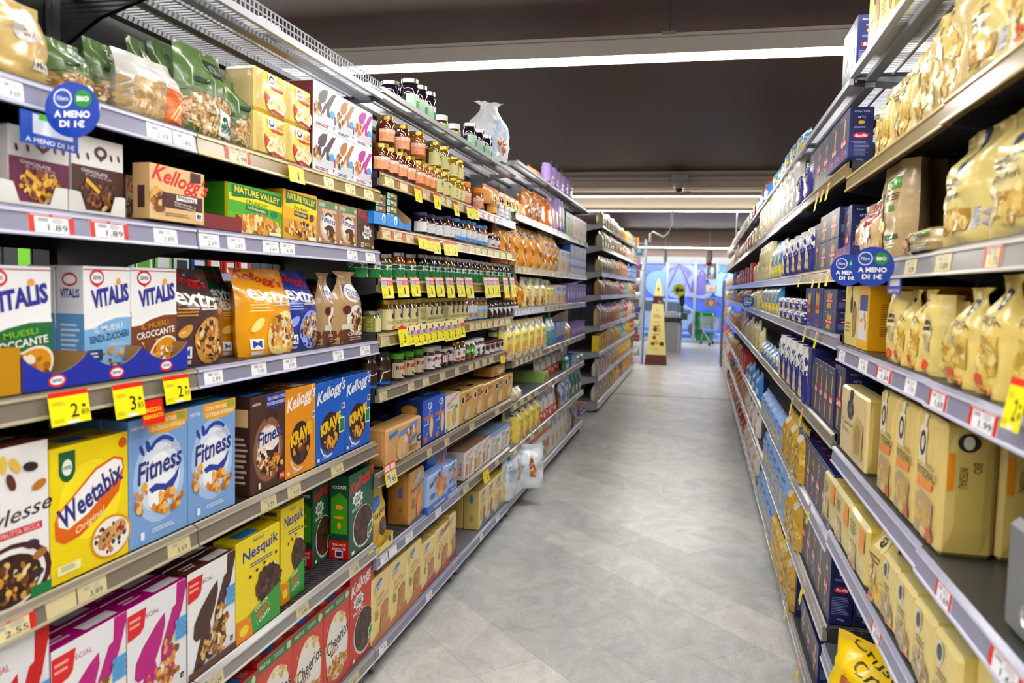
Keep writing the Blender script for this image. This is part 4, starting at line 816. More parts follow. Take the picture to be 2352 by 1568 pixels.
jty('cho','spread_jar','tall square-shouldered chocolate jar','3c2010','2a1a12','2c1a12',lambda f:(f.L([(.3,.1),(.35,.5),(.6,.6),(.75,1)],.02,'d8c8c0'),f.T('Pan di',.72,.4,.4,.12,'e8dcd4',70,.3,1),f.T('Stelle',.85,.3,.4,.1,'e8dcd4',70,.3,1),f.R(0,0,.5,.12,'1f5fc8'),f.X(.05,.6,.4,.75,3,'8a7a70')),lidm='D',lab=(.02,.86),span=.95,lh=.02)
cupp=[(0,0),(.82,0),(.84,.02),(1,.96),(1,1)]
jty('cup','dessert_cup','chocolate dessert cup with white base','4a2418','6a3a2a','e8e4e0',lambda f:(f.R(0,.45,1,1,'5a2a1c'),f.O(.5,.65,.4,.2,CHO+['c83a2a'],16,.07)),lidm='D',prof=cupp,lab=(.04,.9),span=.9,lh=.008,lr=None)
jty('cpb','spread_jar','blue-capped biscuit spread jar','b07a3a','2f8ad0','3a9ad8',lambda f:(f.T('LOTUS',.5,.5,.6,.24,'f0f0f0',8,0,1),f.E(.5,.45,.34,.3,'d8302a'),f.T('Biscoff',.5,.45,.5,.2,'f4f0ee',8,.2,1)),lidm='D',lab=(.12,.7),span=.7,lh=.026)
# ---- wrapped packs
def pk(key,name,desc,d,base,art,side=None,top=None,sart=None,tart=None,ch=.005,puff=.0025,m='F'):
    ty(key,name,'packet',desc,d,lambda w,h,dd:carton(w,h,dd,base,side or base,top or base,art,sart,tart,ch=ch,puff=puff,m=m,name=name))
def wasa(f): f.P([(.3,.8),(.86,.97),(.78,.7),(.46,.52),(.24,.55)],'6a94d4'); f.E(.36,.38,.15,.34,'cfa260',-.25); f.E(.36,.38,.12,.31,'e2be84',-.25); f.O(.6,.62,.16,.16,['a85030','e8d8c0','c8763a'],18,.05); f.P([(.04,.72),(.26,.82),(.26,.92),(.04,.84)],'2f8ac8'); f.E(.9,.4,.08,.11,'1a1a1a'); f.E(.9,.4,.04,.05,'e0c8a0'); f.P([(.56,.34),(.8,.5),(.8,.62),(.56,.46)],'2f8ac8'); f.X(.56,.14,.84,.3,3,'7a4a2a')
pk('wasa','crispbread_packet','beige crumpled crispbread packet',.12,'dcab74',wasa,'c9945c',ch=.01,puff=.006)
def crisp(f): f.E(.6,.84,.2,.08,'e8ecf8'); f.E(.6,.84,.14,.05,'3f66c8'); f.T('Crich',.55,.66,.6,.1,'eef0fa',60,.3,1); f.R(.1,.55,.9,.62,'e0703a'); f.E(.72,.34,.17,.24,'e2c078',-.1); f.E(.72,.34,.13,.2,'eed292',-.1); f.X(.1,.4,.5,.46,1,'c8d4f4'); f.L([(.2,.1),(.3,.2),(.45,.24)],.03,'c8d0f0'); f.E(.25,.1,.16,.07,'d8703a')
cart('crib','cracker_carton','royal blue cracker carton',.15,'2f5cd0',crisp,'23357c','2a50b8',lambda f:(f.E(.5,.78,.3,.12,'c8903a'),f.E(.5,.78,.24,.09,'dcab5a'),f.L([(.4,.55),(.5,.65),(.6,.55)],.03,'d8b060'),f.P([(0,0),(.3,.0),(0,.4)],'c85a28')),lambda f:f.R(.1,.4,.9,.6,'c8d0f0'))
def rusk(c,c2): return lambda f:(f.T('Buitoni',.5,.85,.8,.1,c2,14,.2,1),f.X(.2,.6,.7,.7,2,'8a9a8a'),f.E(.62,.34,.16,.24,'d8a04a'),f.E(.62,.34,.12,.2,'e8bd6a'),f.R(.1,.12,.35,.55,c),f.E(.78,.6,.1,.07,'6aa84a') if c!='e8e4e0' else f.E(.25,.35,.16,.12,'8a5030'),f.R(.05,.03,.16,.1,'4a5a9a'))
cart('ruyl','rusk_carton','white and yellow rusk carton',.1,'f0ece0',rusk('f0d870','d83a3a'),'eed68a','d8c890',lambda f:f.T('Buitoni',.5,.5,.7,.14,'d8402e',90,.2,1))
cart('rubr','rusk_carton','white rusk carton with brown top',.14,'e9e6e2',rusk('c88a6a','c84a3a'),'d2cdc8','a07a60',lambda f:(f.T('Buitoni',.8,.4,.6,.12,'b8402e',90,.2,1),f.X(.3,.7,.7,.9,4,'a8a09a')),lambda f:f.X(.2,.2,.8,.8,4,'c8a890'))
cart('rubl','rusk_carton','white rusk carton with blue top',.14,'e6e8ee',lambda f:(f.R(0,.86,1,1,'8ab0e8'),rusk('b8c8e8','d04a5a')(f)),'cfd4de','8aa4cc',lambda f:f.T('Buitoni',.5,.5,.7,.14,'c0405a',90,.2,1),lambda f:f.X(.2,.2,.8,.8,4,'c8d4ea'))
def toast(rd): return lambda f:(f.E(.22,.74,.14,.13,'eeeae2'),f.E(.22,.74,.09,.1,'201c18'),f.X(.45,.76,.85,.9,3,'6a5a34'),f.P([(.4,.64),(.95,.72),(.95,.78),(.4,.7)],'b8322a' if rd else 'd9b070'),f.P([(.3,.1),(.75,.06),(.85,.5),(.6,.58),(.35,.4)],'d9b47a'),f.P([(.36,.14),(.7,.1),(.78,.46),(.6,.52),(.4,.38)],'ecd09a'),f.L([(.3,.3),(.25,.12),(.6,.04)],.04,'b8884a'))
pk('toar','toast_packet','tan toast packet with red stripe',.14,'e3b66c',toast(1),'c2954e','d8b070',None,lambda f:(f.E(.5,.4,.2,.14,'2a2420'),f.X(.2,.6,.8,.8,2,'6a4a24')))
pk('toas','toast_packet','tan wholemeal toast packet',.14,'d9a55c',toast(0),'bd8a48','cfa45f')
def misu(f): f.R(0,0,1,.22,'2f5cc8'); f.T('MISURA',.4,.88,.66,.12,'26386e',16,0,.6); f.O(.62,.55,.26,.24,['e0742a','d8562a','eda04a','f0c070','b84a1c'],30,.09); f.E(.2,.42,.12,.08,'2f6ad0'); f.E(.85,.42,.08,.07,'3a9a4a'); f.R(.25,.06,.8,.12,'a8c4f0')
pk('misl','biscuit_packet','pale blue biscuit packet',.09,'a6c1ee',misu,'8fb0e2','9ab8ea',lambda f:(f.R(0,0,1,.2,'2f5cc8'),f.T('MISURA',.4,.72,.5,.18,'20306a',90,0,1)))
pk('misd','biscuit_packet','deep blue biscuit packet',.09,'3560c4',lambda f:(f.R(0,0,1,.4,'8ab0ee'),f.T('MISURA',.36,.6,.5,.13,'e8eefa',10,0,.6),f.O(.68,.6,.18,.25,['e0742a','d8562a','eda04a','f0c070'],22,.07),f.E(.9,.4,.05,.08,'3a9a4a')),'2a50b0')
def fette(sw): return lambda f:(f.E(.3,.86,.22,.05,'4f78c8',.4),f.T('Mulino',.32,.86,.36,.05,'eaf0fa',12,.2,1),f.E(.16,.8,.07,.06,'d8c8b0'),f.T('Fette',.4,.68,.4,.06,sw,14,.1),f.T('Malto d\'oro',.55,.62,.7,.06,sw,14,.1),f.P([(.4,.08),(.82,.16),(.86,.52),(.76,.56),(.44,.5)],'b8702e'),f.P([(.45,.12),(.78,.19),(.81,.49),(.48,.46)],'d08c46'),f.L([(.55,.3),(.62,.38),(.7,.34),(.66,.24),(.56,.2),(.5,.3),(.56,.42),(.7,.44)],.03,'a05a22'),f.P([(0,0),(0,.08),(1,.2),(1,0)],'c8722a' if sw[0]!='b' else 'b02a28'),f.X(.12,.35,.32,.5,4,'6a6034'))
def ftop(f): f.R(.25,.45,.75,.75,'c8c090'); f.X(.2,.1,.8,.4,4,'a8a060'); f.X(.3,.5,.7,.7,4,'7a7450')
pk('fet','rusk_packet','yellow rusk packet with spiral slice',.13,'f6dd92',fette('8a6a2a'),'e2c878','f0d98e',None,ftop)
pk('fetr','rusk_packet','yellow rusk packet with dark jam slice',.13,'f6dd92',fette('b03a2a'),'e2c878','f0d98e',None,ftop)
pk('fetb','rusk_packet','red-cornered yellow rusk packet',.13,'f6dd92',lambda f:(f.P([(.0,.75),(.9,1),(1,1),(1,.9)],'b02a28'),fette('b03a2a')(f)),'e2c878','f0d98e',None,ftop)
def loaf(c): return lambda f:(f.E(.45,.88,.24,.05,'5a82d0',.4),f.E(.2,.84,.08,.05,'d8c8b0'),f.X(.2,.66,.8,.76,2,'8a9a4a'),f.P([(.35,.1),(.6,.08),(.7,.5),(.6,.58),(.42,.52)],'b86a34'),f.P([(.42,.14),(.56,.12),(.62,.46),(.5,.5)],'7a3a2a' if c!='g' else 'e2b888'),f.P([(0,0),(0,.05),(1,.22),(1,0)],'3a5aa0' if c!='g' else '3f8a3a'),f.X(.08,.25,.25,.5,5,'6a7a4a'))
pk('lob','rusk_packet','slim yellow rusk packet with blue corner',.11,'f3da8e',loaf('b'),'dfc678','eed68c',lambda f:(f.E(.5,.8,.1,.12,'5a82d0'),f.T('Fette',.5,.3,.3,.1,'7a6a3a',90,.3)))
pk('log','rusk_packet','slim yellow rusk packet with green corner',.11,'f3da8e',loaf('g'),'dfc678','eed68c')
pk('feru','rusk_packet','brown paper rusk packet',.12,'c9965a',lambda f:(f.E(.5,.86,.26,.06,'a8c0e4',.4),f.T('Fette Rustiche',.5,.7,.9,.09,'3a2a1a',10,.1),f.E(.56,.34,.17,.26,'d8702a',-.1),f.E(.56,.34,.12,.2,'eb9a4a',-.1),f.P([(0,0),(0,.04),(1,.14),(1,0)],'1f4a34'),f.X(.1,.3,.3,.5,4,'7a5a34')),'b5803f','bd8a4a',lambda f:(f.E(.6,.62,.08,.12,'4a6ac0'),f.T('Fette',.6,.3,.2,.08,'5a3a1a',90,.3)),ch=.008,puff=.005)
ty('minf','mini_rusk_bag','bag','small yellow mini-rusk bag',.07,lambda w,h,d:bag(w,h,d,'e9c45a',lambda f:(f.E(.4,.74,.3,.07,'5a82d0',.3),f.T('MiniFette',.55,.6,.8,.09,'4a3a1a',8,.1),f.E(.3,.3,.24,.16,'d9a04a'),f.E(.72,.34,.22,.15,'5a2c16'),f.O(.72,.34,.18,.12,CHO,20,.05)),'fin',seed=4,amp=.005,name='mini_rusk_bag'))
ty('trmy','display_tray','tray','yellow display tray of mini rusks',.1,lambda w,h,d:tray(w,h,d,'ead98a','c8b060',True,lambda f:(f.X(.15,.15,.5,.4,2,'8a7a3a'),f.E(.85,.6,.06,.2,'5a2c16'))))
cart('grn','wafer_carton','small dark green wafer carton',.1,'1a5c3a',lambda f:(f.R(.04,.1,.26,.9,'e8ece8'),f.T('G',.15,.5,.12,.6,'1a1a1a',0,0,2),f.R(.34,.45,.62,.8,'e8b0a0'),f.E(.78,.5,.1,.34,'d8322e'),f.R(.34,.85,.66,.95,'a8c8a8')),'124028','164a30')
cart('grno','wafer_carton','small dark green orange-wafer carton',.1,'1a5c3a',lambda f:(f.R(.04,.1,.26,.9,'e8ece8'),f.T('G',.15,.5,.12,.6,'1a1a1a',0,0,2),f.R(.34,.45,.62,.8,'f0d89a'),f.E(.78,.5,.1,.34,'f0a02a'),f.R(.34,.85,.66,.95,'a8c8a8')),'124028','164a30')
ty('trsk','display_tray','tray','bright blue display tray of wafers',.12,lambda w,h,d:tray(w,h,d,'2f8ae0','1f5ca8',False,lambda f:(f.E(.8,.6,.14,.4,'f0f4fa'),f.E(.8,.5,.07,.25,'2f8ae0'))))
ty('trkb','display_tray','tray','opened brown cardboard tray',.14,lambda w,h,d:tray(w,h,d,'2f7fd8','a8885c',True,None,h*2.2))
# ---- bags
def gb(base,c2,win=None,logo=None,txt=None,tc='3a2a1a',lines=1):
    def a(f):
        if c2: f.R(0,.72,1,.93,c2)
        if win: f.P([(.15,.06),(.85,.06),(.9,.45),(.5,.52),(.1,.45)],win[0]); f.O(.5,.26,.34,.2,win,26,.1)
        if logo: f.E(.5,.8,.2,.09,logo)
        if txt: f.T(txt,.5,.62,.66,.09,tc,0,0,1)
        if lines: f.X(.2,.5,.8,.58,2,tc)
    return a
def bt(key,name,desc,base,art,top='fin',d=.09,cat='bag',**k):
    sd=sum(map(ord,key)); ty(key,name,cat,desc,d,lambda w,h,dd:bag(w,h,dd,base,art,top,seed=sd,**{**dict(nu=8,nv=10,name=name,amp=.006),**k}))
bt('wbag','bread_bag','white knotted bread bag','eceef2',lambda f:(f.P([(.35,.1),(.8,.05),(.9,.6),(.5,.7)],'cfe0f4'),f.E(.72,.25,.13,.16,'d8802e',.3),f.E(.72,.25,.09,.11,'b8561a',.3),f.T('Pane',.62,.66,.4,.08,'a8c8e8',20,.3)),'pinch',d=.14,amp=.014,nu=12,nv=14,tw=.4,crum=.006)
bt('brd','bread_bag','orange sliced-bread bag','eba766',lambda f:(f.E(.5,.82,.28,.09,'d8382e'),f.E(.54,.82,.12,.05,'f0d8d0'),f.T('Pancarre',.5,.5,.75,.11,'4a2a14',76,.1,1),f.R(.2,.02,.8,.06,'f4c890')),'fin',d=.12,tilt=.12)
bt('brc','bread_bag','clear bag of brown bread','a86a3c',lambda f:(f.O(.5,.45,.42,.4,['8a4a22','c88a54','6a3418','dcb080','e8d8cc'],80,.08),f.R(.3,.7,.7,.8,'e8c0b0')),'fin',d=.12,amp=.01)
bt('bro','bread_bag','bright orange snack bag','ee7a1a',lambda f:(f.E(.55,.72,.2,.1,'f4d8b0'),f.E(.55,.72,.14,.07,'2a2a7a'),f.E(.3,.9,.14,.05,'f0c020'),f.O(.5,.3,.3,.14,['f0a04a','d85a1a'],16,.08)),'fin',d=.1,tilt=.1)
bt('prp','chocolate_bag','lilac croissant bag','b99fe2',lambda f:(f.R(0,.0,1,.12,'6a3ab0'),f.E(.5,.32,.3,.12,'d89a4a',.4),f.T('Milka',.5,.72,.7,.12,'efe8f6',80,.2,1)),'fold',d=.09,tilt=.05)
bt('pnk','biscuit_bag','pink biscuit bag','d8a0b8',lambda f:(f.E(.5,.3,.3,.14,'e8c08a'),f.T('Oro',.5,.7,.7,.12,'e8d088',80,.2,1)),'fin',d=.09,tilt=.05)
bt('amb','croissant_bag','big amber pastry bag','d98f34',lambda f:(f.E(.3,.8,.26,.1,'f0ece4'),f.E(.3,.8,.18,.07,'1f1a16'),f.R(.6,.0,1,.95,'dfb98a'),f.O(.78,.35,.2,.3,['c8622a','e8a060','f4e0c8','b8481c','e8d4c4'],50,.09),f.T('CORNETTI',.4,.55,.5,.07,'4a2a10',-80,0,1)),'fin',d=.14,amp=.014,nu=12,nv=14)
bt('amc','croissant_bag','clear amber bag of pastries','d8a868',lambda f:(f.O(.5,.4,.42,.36,['c8762a','e8b070','f4e4d0','a85a24','d89048'],70,.09),f.R(.4,.6,.75,.68,'3a6ac0'),f.E(.3,.86,.16,.06,'f0ece4')),'fin',d=.13,amp=.016,nu=12,nv=14)
bt('pyl','biscuit_bag','pale yellow biscuit bag','e8d890',lambda f:(f.E(.5,.84,.3,.07,'7a9ad8',.3),f.O(.5,.22,.36,.16,['d8a04a','c8843a','f0d8a0','7a4a2a'],30,.1),f.X(.25,.55,.75,.7,2,'8a7a4a')),'fin',d=.1)
bt('ybg','biscuit_bag','tall yellow biscuit bag','f0dc7c',lambda f:(f.T('Mulino',.5,.84,.8,.09,'4a72c8',10,.2,1),f.T('Biscotti',.5,.62,.7,.08,'7a6a2a',8,.2),f.R(0,0,1,.12,'eeeade'),f.E(.5,.28,.36,.17,'dca04a'),f.E(.5,.28,.28,.13,'ecc078'),f.O(.3,.12,.2,.08,['f4f0e4','b87a34'],10,.1)),'fin',d=.12,amp=.008,nu=12,nv=12)
bt('yro','brioche_bag','plump yellow brioche bag','ecd568',lambda f:(f.R(0,.7,1,.76,'3a5a9a'),f.E(.5,.78,.2,.08,'d8c8b0'),f.T('Pandi',.5,.58,.6,.1,'5a7a34',6,.2),f.O(.5,.25,.34,.18,['c8622a','d8843a','f0c070'],20,.12),f.E(.8,.1,.15,.06,'3a6ac8')),'pinch',d=.16,amp=.012,nu=12,nv=12,tw=.6)
bt('tea','biscuit_bag','teal biscuit bag','4aa0a4',lambda f:(f.R(0,.55,1,.92,'bcd8d4'),f.O(.6,.5,.2,.2,['b06a30','e8b878'],14,.1),f.R(0,0,1,.14,'2a8a94')),d=.08)
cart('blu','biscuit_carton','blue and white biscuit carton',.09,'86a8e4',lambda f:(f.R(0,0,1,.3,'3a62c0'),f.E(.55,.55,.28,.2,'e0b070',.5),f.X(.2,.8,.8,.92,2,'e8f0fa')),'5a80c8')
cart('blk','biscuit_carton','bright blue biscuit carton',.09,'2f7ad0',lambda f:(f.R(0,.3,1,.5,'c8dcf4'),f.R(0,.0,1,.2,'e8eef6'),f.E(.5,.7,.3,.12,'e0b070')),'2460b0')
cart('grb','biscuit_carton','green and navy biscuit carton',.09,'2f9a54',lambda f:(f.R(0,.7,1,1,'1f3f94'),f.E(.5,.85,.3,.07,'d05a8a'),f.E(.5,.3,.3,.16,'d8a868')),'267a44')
cart('whb','biscuit_carton','white and peach biscuit carton',.09,'eae4de',lambda f:(f.R(0,0,.35,.6,'f0d03a'),f.E(.7,.3,.22,.2,'ee8a4a'),f.R(.2,.7,.9,.9,'8a9ac8')),'cfc8c0')
cart('prb','biscuit_carton','lilac biscuit carton',.09,'9a7ad0',lambda f:(f.E(.5,.4,.3,.2,'f0e8f8'),f.R(0,.8,1,1,'6a4ab0')),'7a5ab8')
cart('org','snack_carton','orange-ended white snack carton',.12,'ece8e2',lambda f:(f.R(0,.78,1,1,'e8642a'),f.O(.6,.3,.3,.25,['b8622a','d8843a','8a3a1c'],20,.1),f.R(.05,.1,.25,.6,'3a8ad0')),'e0dcd6','e8642a')
cart('wyl','snack_carton','white snack carton with yellow band',.12,'e8e8e4',lambda f:(f.R(.3,.1,.5,.7,'e8d428'),f.E(.75,.3,.16,.2,'c88a4a'),f.R(0,.75,.4,.95,'4a9ad8')),'d4d4d0','ecd83a')
cart('gpk','cake_carton','light green cake carton',.16,'a8cc74',lambda f:(f.O(.4,.3,.3,.25,['a85a28','c8843a','7a3a1c'],20,.08),f.E(.7,.6,.1,.16,'8ab05a')),'96bc64','b4d484')
bt('kin','snack_bag','white and red milk-snack bag','ece8e6',lambda f:(f.R(0,0,1,.3,'e0402a'),f.T('kinder',.5,.74,.7,.12,'2a4a9a',8,0,1),f.P([(.3,.3),(.6,.3),(.7,.6),(.45,.65)],'d8a060'),f.E(.5,.15,.16,.07,'f0ece8')),d=.06,tilt=.15)
bt('gsl','snack_bag','green snack bag','3f9a6a',lambda f:(f.R(.2,.1,.8,.4,'c8d8b0'),f.R(0,.5,1,.7,'1f6a44')),d=.06)
bt('bwp','bread_bag','blue and white sliced-bread bag','e4e6ec',lambda f:(f.R(.1,.1,.5,.9,'4a9adc'),f.E(.7,.3,.16,.14,'8a4a28'),f.R(.6,.6,.9,.8,'3a6ac0')),'fin',d=.1,amp=.01)
bt('brw','bread_bag','dark brown bread bag','5a3a2a',gb('',None,['8a5a34','b88a58','3a2014'],None,None),'pinch',d=.09)
bt('ric','rice_cake_bag','beige puffed-rice bag','c9bda0',lambda f:(f.O(.5,.45,.42,.4,['e4dcc4','b8a884','d8ccac'],70,.07),),d=.1)
jty('cps','sweets_jar','tall clear jar with pink lid','b8a8c8','d88a7a','8a7ac0',lambda f:f.R(.2,.3,.8,.6,'e8e0f0'),lidm='D')
def crb(f): f.P([(.02,.4),(.35,.35),(.4,.85),(.05,.9)],'b4d0ee'); f.T('Sfoglia',.28,.84,.36,.07,'5a7aa8',-4,.2); f.T('Con',.22,.66,.22,.08,'4a6a9a',-4,.3); f.T('CLASS',.24,.55,.3,.07,'4a6a9a',-4); f.P([(.55,.3),(.68,.24),(.72,.4),(.66,.62),(.6,.78),(.52,.6)],'b8622a'); f.O(.62,.48,.08,.18,['d8903a','a85020','e8b060'],16,.05)
bt('crs','croissant_bag','white crumpled croissant bag','e6e9ee',crb,'fin',d=.12,amp=.016,nu=14,nv=14,crum=.009)
# ---- pasta cartons
def bar(v):
    def a(f):
        f.R(.03,.02,.97,.98,'474a60'); f.X(.12,.88,.6,.92,1,'a8acc4')  # grey-blue panel puts the sheen of the navy front into its colour
        if v==0: f.P([(.42,.42),(.58,.44),(.66,.84),(.56,.86)],'dcae4c'); f.P([(.34,.08),(.5,.06),(.56,.42),(.44,.42)],'d8a844')
        elif v==1:
            for x,y in ((.5,.8),(.6,.72),(.44,.7),(.56,.62),(.4,.3),(.55,.22),(.45,.14)): f.E(x,y,.07,.035,'e2b652',x*9)
        else: f.P([(.3,.1),(.62,.1),(.6,.4),(.7,.84),(.55,.7),(.48,.88),(.42,.7),(.3,.84),(.4,.4)],'d8b058'); f.L([(.42,.12),(.5,.8)],.03,'b88a34'); f.L([(.55,.12),(.56,.78)],.03,'b88a34')
        f.E(.5,.44,.25,.1,'c8202c'); f.T('Barilla',.5,.44,.42,.1,'f6f0f0',0,.2,1); f.X(.15,.03,.6,.06,1,'9a9eb8')
    return a
def bars(f):
    f.T('N°73',.5,.82,.3,.04,'d8dcec',0,0,.5); f.E(.5,.73,.14,.03,'e8b63a'); f.X(.2,.62,.8,.66,2,'8a90b8'); f.E(.5,.5,.34,.05,'c8202c'); f.T('Barilla',.5,.5,.5,.05,'f6f0f0',0,.2,1)
    f.X(.1,.14,.9,.4,11,'8088b4'); f.T('500g',.5,.07,.28,.035,'d0d4ea'); f.T("RIGATONI",.5,.92,.6,.035,'b8bcd8',0,0,.5)
def bart(f): f.E(.5,.5,.16,.14,'b8242c'); f.X(.1,.7,.6,.85,2,'6a70a0')
for v,ds in ((0,'navy pasta carton with long tubes'),(1,'navy pasta carton with small shapes'),(2,'navy pasta carton with spaghetti fan')):
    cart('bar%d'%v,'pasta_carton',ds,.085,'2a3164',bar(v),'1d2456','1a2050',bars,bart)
cart('bart','display_carton','navy display carton with cut-out front',.12,'2c3a80',lambda f:(f.P([(.2,.35),(.8,.35),(.86,.95),(.14,.95)],'20223a'),f.P([(.3,.35),(.7,.35),(.66,.6),(.7,.92),(.5,.8),(.32,.92)],'c89a44'),f.E(.5,.5,.16,.08,'c8202c'),f.E(.5,.16,.1,.07,'c8202c'),f.X(.3,.02,.8,.06,1,'a8acd0')),'24306c')
cart('trbar','display_tray','low navy display tray',.05,'2c3478',lambda f:(f.E(.3,.5,.14,.4,'c8202c'),f.X(.5,.3,.9,.6,2,'a8acd0')),'222a66')
cart('ypb','pasta_carton','pale yellow pasta carton with dark oval',.09,'decb7c',lambda f:(f.P([(.46,1),(.54,1),(.52,.8),(.48,.8)],'3a2c34'),f.E(.5,.7,.1,.16,'3a2c34'),f.E(.75,.45,.16,.3,'3a3c50'),f.E(.75,.42,.13,.24,'a8824a'),f.X(.1,.2,.5,.4,3,'9a8c50')),'d8c060','cdb860',lambda f:(f.E(.5,.7,.25,.16,'2a2424'),f.E(.4,.3,.3,.2,'b8743a')))
cart('orab','pasta_carton','orange pasta carton with printed side',.3,'e6b040',lambda f:(f.R(.1,.15,.9,.7,'d8d8dc'),f.R(.2,.6,.9,.85,'3a4a8a'),f.O(.5,.4,.3,.2,['c88a3a','e8d8c0'],12,.1)),'e8a818','c88c10',lambda f:(f.T('Semola di',.4,.84,.36,.05,'8a4a10',0,.3),f.T('Grano Duro',.42,.77,.46,.05,'8a4a10',0,.3),f.X(.12,.4,.62,.72,9,'a86a14'),f.X(.12,.22,.62,.38,5,'a86a14'),f.E(.4,.1,.14,.06,'3a8ac8'),f.E(.9,.9,.06,.05,'b8741a'),f.E(.3,.92,.14,.03,'a8541a')))
def wrp(f): f.P([(.38,1),(.5,1),(.48,.78),(.4,.78)],'2c3040'); f.E(.44,.72,.12,.14,'2c3040'); f.E(.44,.72,.08,.05,'4a5068'); f.T('Tagliatelle',.45,.5,.66,.06,'6a5a3a',0,.3); f.X(.15,.36,.5,.42,2,'8a7a4a'); f.P([(.6,.1),(.9,.14),(.92,.6),(.72,.7),(.58,.5)],'c8b06a'); f.P([(.66,.16),(.85,.2),(.86,.55),(.74,.62),(.64,.48)],'a88a48')
pk('wrp','pasta_packet','cream wrapped pasta brick',.07,'dcc791',wrp,'c9ac62','d8c48a',ch=.008,puff=.004)
def ypk(f): f.P([(.3,1),(.44,1),(.42,.88),(.32,.88)],'e4dcc0'); f.P([(.22,.9),(.5,.9),(.52,.62),(.2,.62)],'e2dac0'); f.E(.36,.77,.12,.1,'2c2620'); f.E(.36,.77,.06,.06,'d8d0b8'); f.T('FUSILLI',.7,.62,.3,.04,'6a5a2a'); f.T('INTEGRALI',.55,.55,.7,.07,'6a5a2a',0,0,.6); f.P([(.2,.42),(.8,.44),(.82,.51),(.22,.5)],'e88a3a'); f.P([(.15,.04),(.8,.1),(.85,.36),(.4,.4),(.18,.34)],'b09a68'); f.O(.5,.2,.3,.13,['e0c870','d8b850','c89a48','b08a50'],40,.06); f.E(.75,.1,.1,.06,'c8502a')
pk('ypk','pasta_packet','yellow paper pasta packet',.11,'d9c07a',ypk,'cbb266','dcc684',lambda f:(f.E(.45,.86,.2,.07,'2c2620'),f.E(.45,.86,.1,.05,'d8d0b8'),f.R(.1,.5,.22,.78,'e08a1c'),f.T('INTEGRALI',.38,.6,.4,.06,'5a4a20',-90,0,.5),f.T('BIO',.62,.68,.2,.06,'5a4a20',-90,0,.5)),ch=.01,puff=.005)
pk('ypl','pasta_packet','pale yellow slim pasta packet',.1,'decb86',lambda f:(f.E(.36,.8,.16,.14,'d8d4c4'),f.E(.36,.8,.11,.1,'2a2622'),f.X(.3,.5,.75,.62,2,'7a6a3a'),f.O(.5,.25,.38,.2,['c8b48a','b89c66','dccca0','a88a5a'],80,.06),f.P([(.55,.04),(.9,.08),(.9,.13),(.55,.1)],'e88a4a')),'cdb766','e0d090',ch=.01,puff=.004)
PAS=['e0c878','c8a448','ecd898','b08c3c','d8b860']
bt('ybp','pasta_bag','clear-fronted yellow pasta bag','cfbb7a',lambda f:(f.R(.3,.72,.75,.9,'ece0a8'),f.E(.52,.82,.12,.07,'3a3428'),f.X(.3,.56,.8,.66,2,'6a5c2c'),f.O(.5,.3,.38,.22,PAS,60,.07),f.E(.4,.12,.14,.06,'d8502a'),f.R(.2,.02,.6,.07,'e8903a')),'fin',d=.08,amp=.008,nu=12,nv=14)
bt('ybk','pasta_bag','tall yellow tied pasta bag','dcc474',lambda f:(f.E(.5,.8,.22,.09,'3a2c2c'),f.E(.5,.8,.12,.05,'d8ccb0'),f.T('PASTA',.5,.62,.6,.08,'7a6a34',0,0,.5),f.R(.3,.2,.75,.5,'c8a850'),f.O(.52,.35,.2,.15,PAS,40,.07),f.E(.35,.12,.15,.06,'d8502a'),f.R(.3,.03,.75,.09,'ee9a3a')),'pinch',d=.08,amp=.009,nu=12,nv=14,tw=.35)
bt('ybs','pasta_bag','yellow pasta bag with brown strip','dcc87e',lambda f:(f.R(.35,.3,.7,.72,'d8cca0'),f.R(.36,.62,.7,.68,'4a3a2c'),f.R(.36,.55,.6,.6,'4a3a2c'),f.R(.35,.3,.7,.5,'b8aa80'),f.E(.5,.12,.16,.07,'d84a2a')),'fold',d=.08,amp=.006,nu=12,nv=14)
bt('pal','pasta_bag','pale yellow pasta bag with navy seal','d6c47e',lambda f:(f.P([(.46,1),(.56,1),(.55,.8),(.48,.8)],'36405e'),f.E(.52,.72,.12,.09,'36405e'),f.X(.2,.5,.7,.58,2,'7a7040'),f.T('Paccheri',.4,.44,.4,.06,'4a4430',0,.2),f.P([(.15,.14),(.75,.12),(.78,.3),(.2,.34)],'a8803c'),f.O(.45,.22,.26,.08,PAS,30,.06),f.R(.82,.12,.96,.3,'a8a8ac')),'fin',d=.12,amp=.01,nu=12,nv=14)
pk('ypo','pasta_packet','yellow pasta packet with orange strip',.1,'d6c583',lambda f:(f.R(.72,.55,.95,.9,'e8901c'),f.P([(.05,.05),(.55,.08),(.6,.5),(.1,.5)],'b8a068'),f.O(.32,.28,.22,.18,PAS,36,.06),f.X(.15,.6,.6,.85,4,'6a5a2a'),f.E(.3,.1,.1,.05,'d8502a')),'dfc65a','dcc878',lambda f:(f.R(.7,.5,.92,.82,'e8901c'),f.T('INTEGRALI',.4,.66,.4,.06,'5a4a20',-90)),ch=.012,puff=.006)
bt('pnt','pasta_bag','clear pasta bag with yellow top','cbb47a',lambda f:(f.R(0,.7,1,1,'dcc878'),f.P([(.55,.72),(.8,.74),(.72,.95),(.6,.94)],'3a3c58'),f.O(.45,.36,.4,.3,PAS+['f0e8d0'],90,.06),f.L([(.2,.1),(.3,.66)],.03,'f0ead8')),'fin',d=.11,amp=.012,nu=12,nv=14)
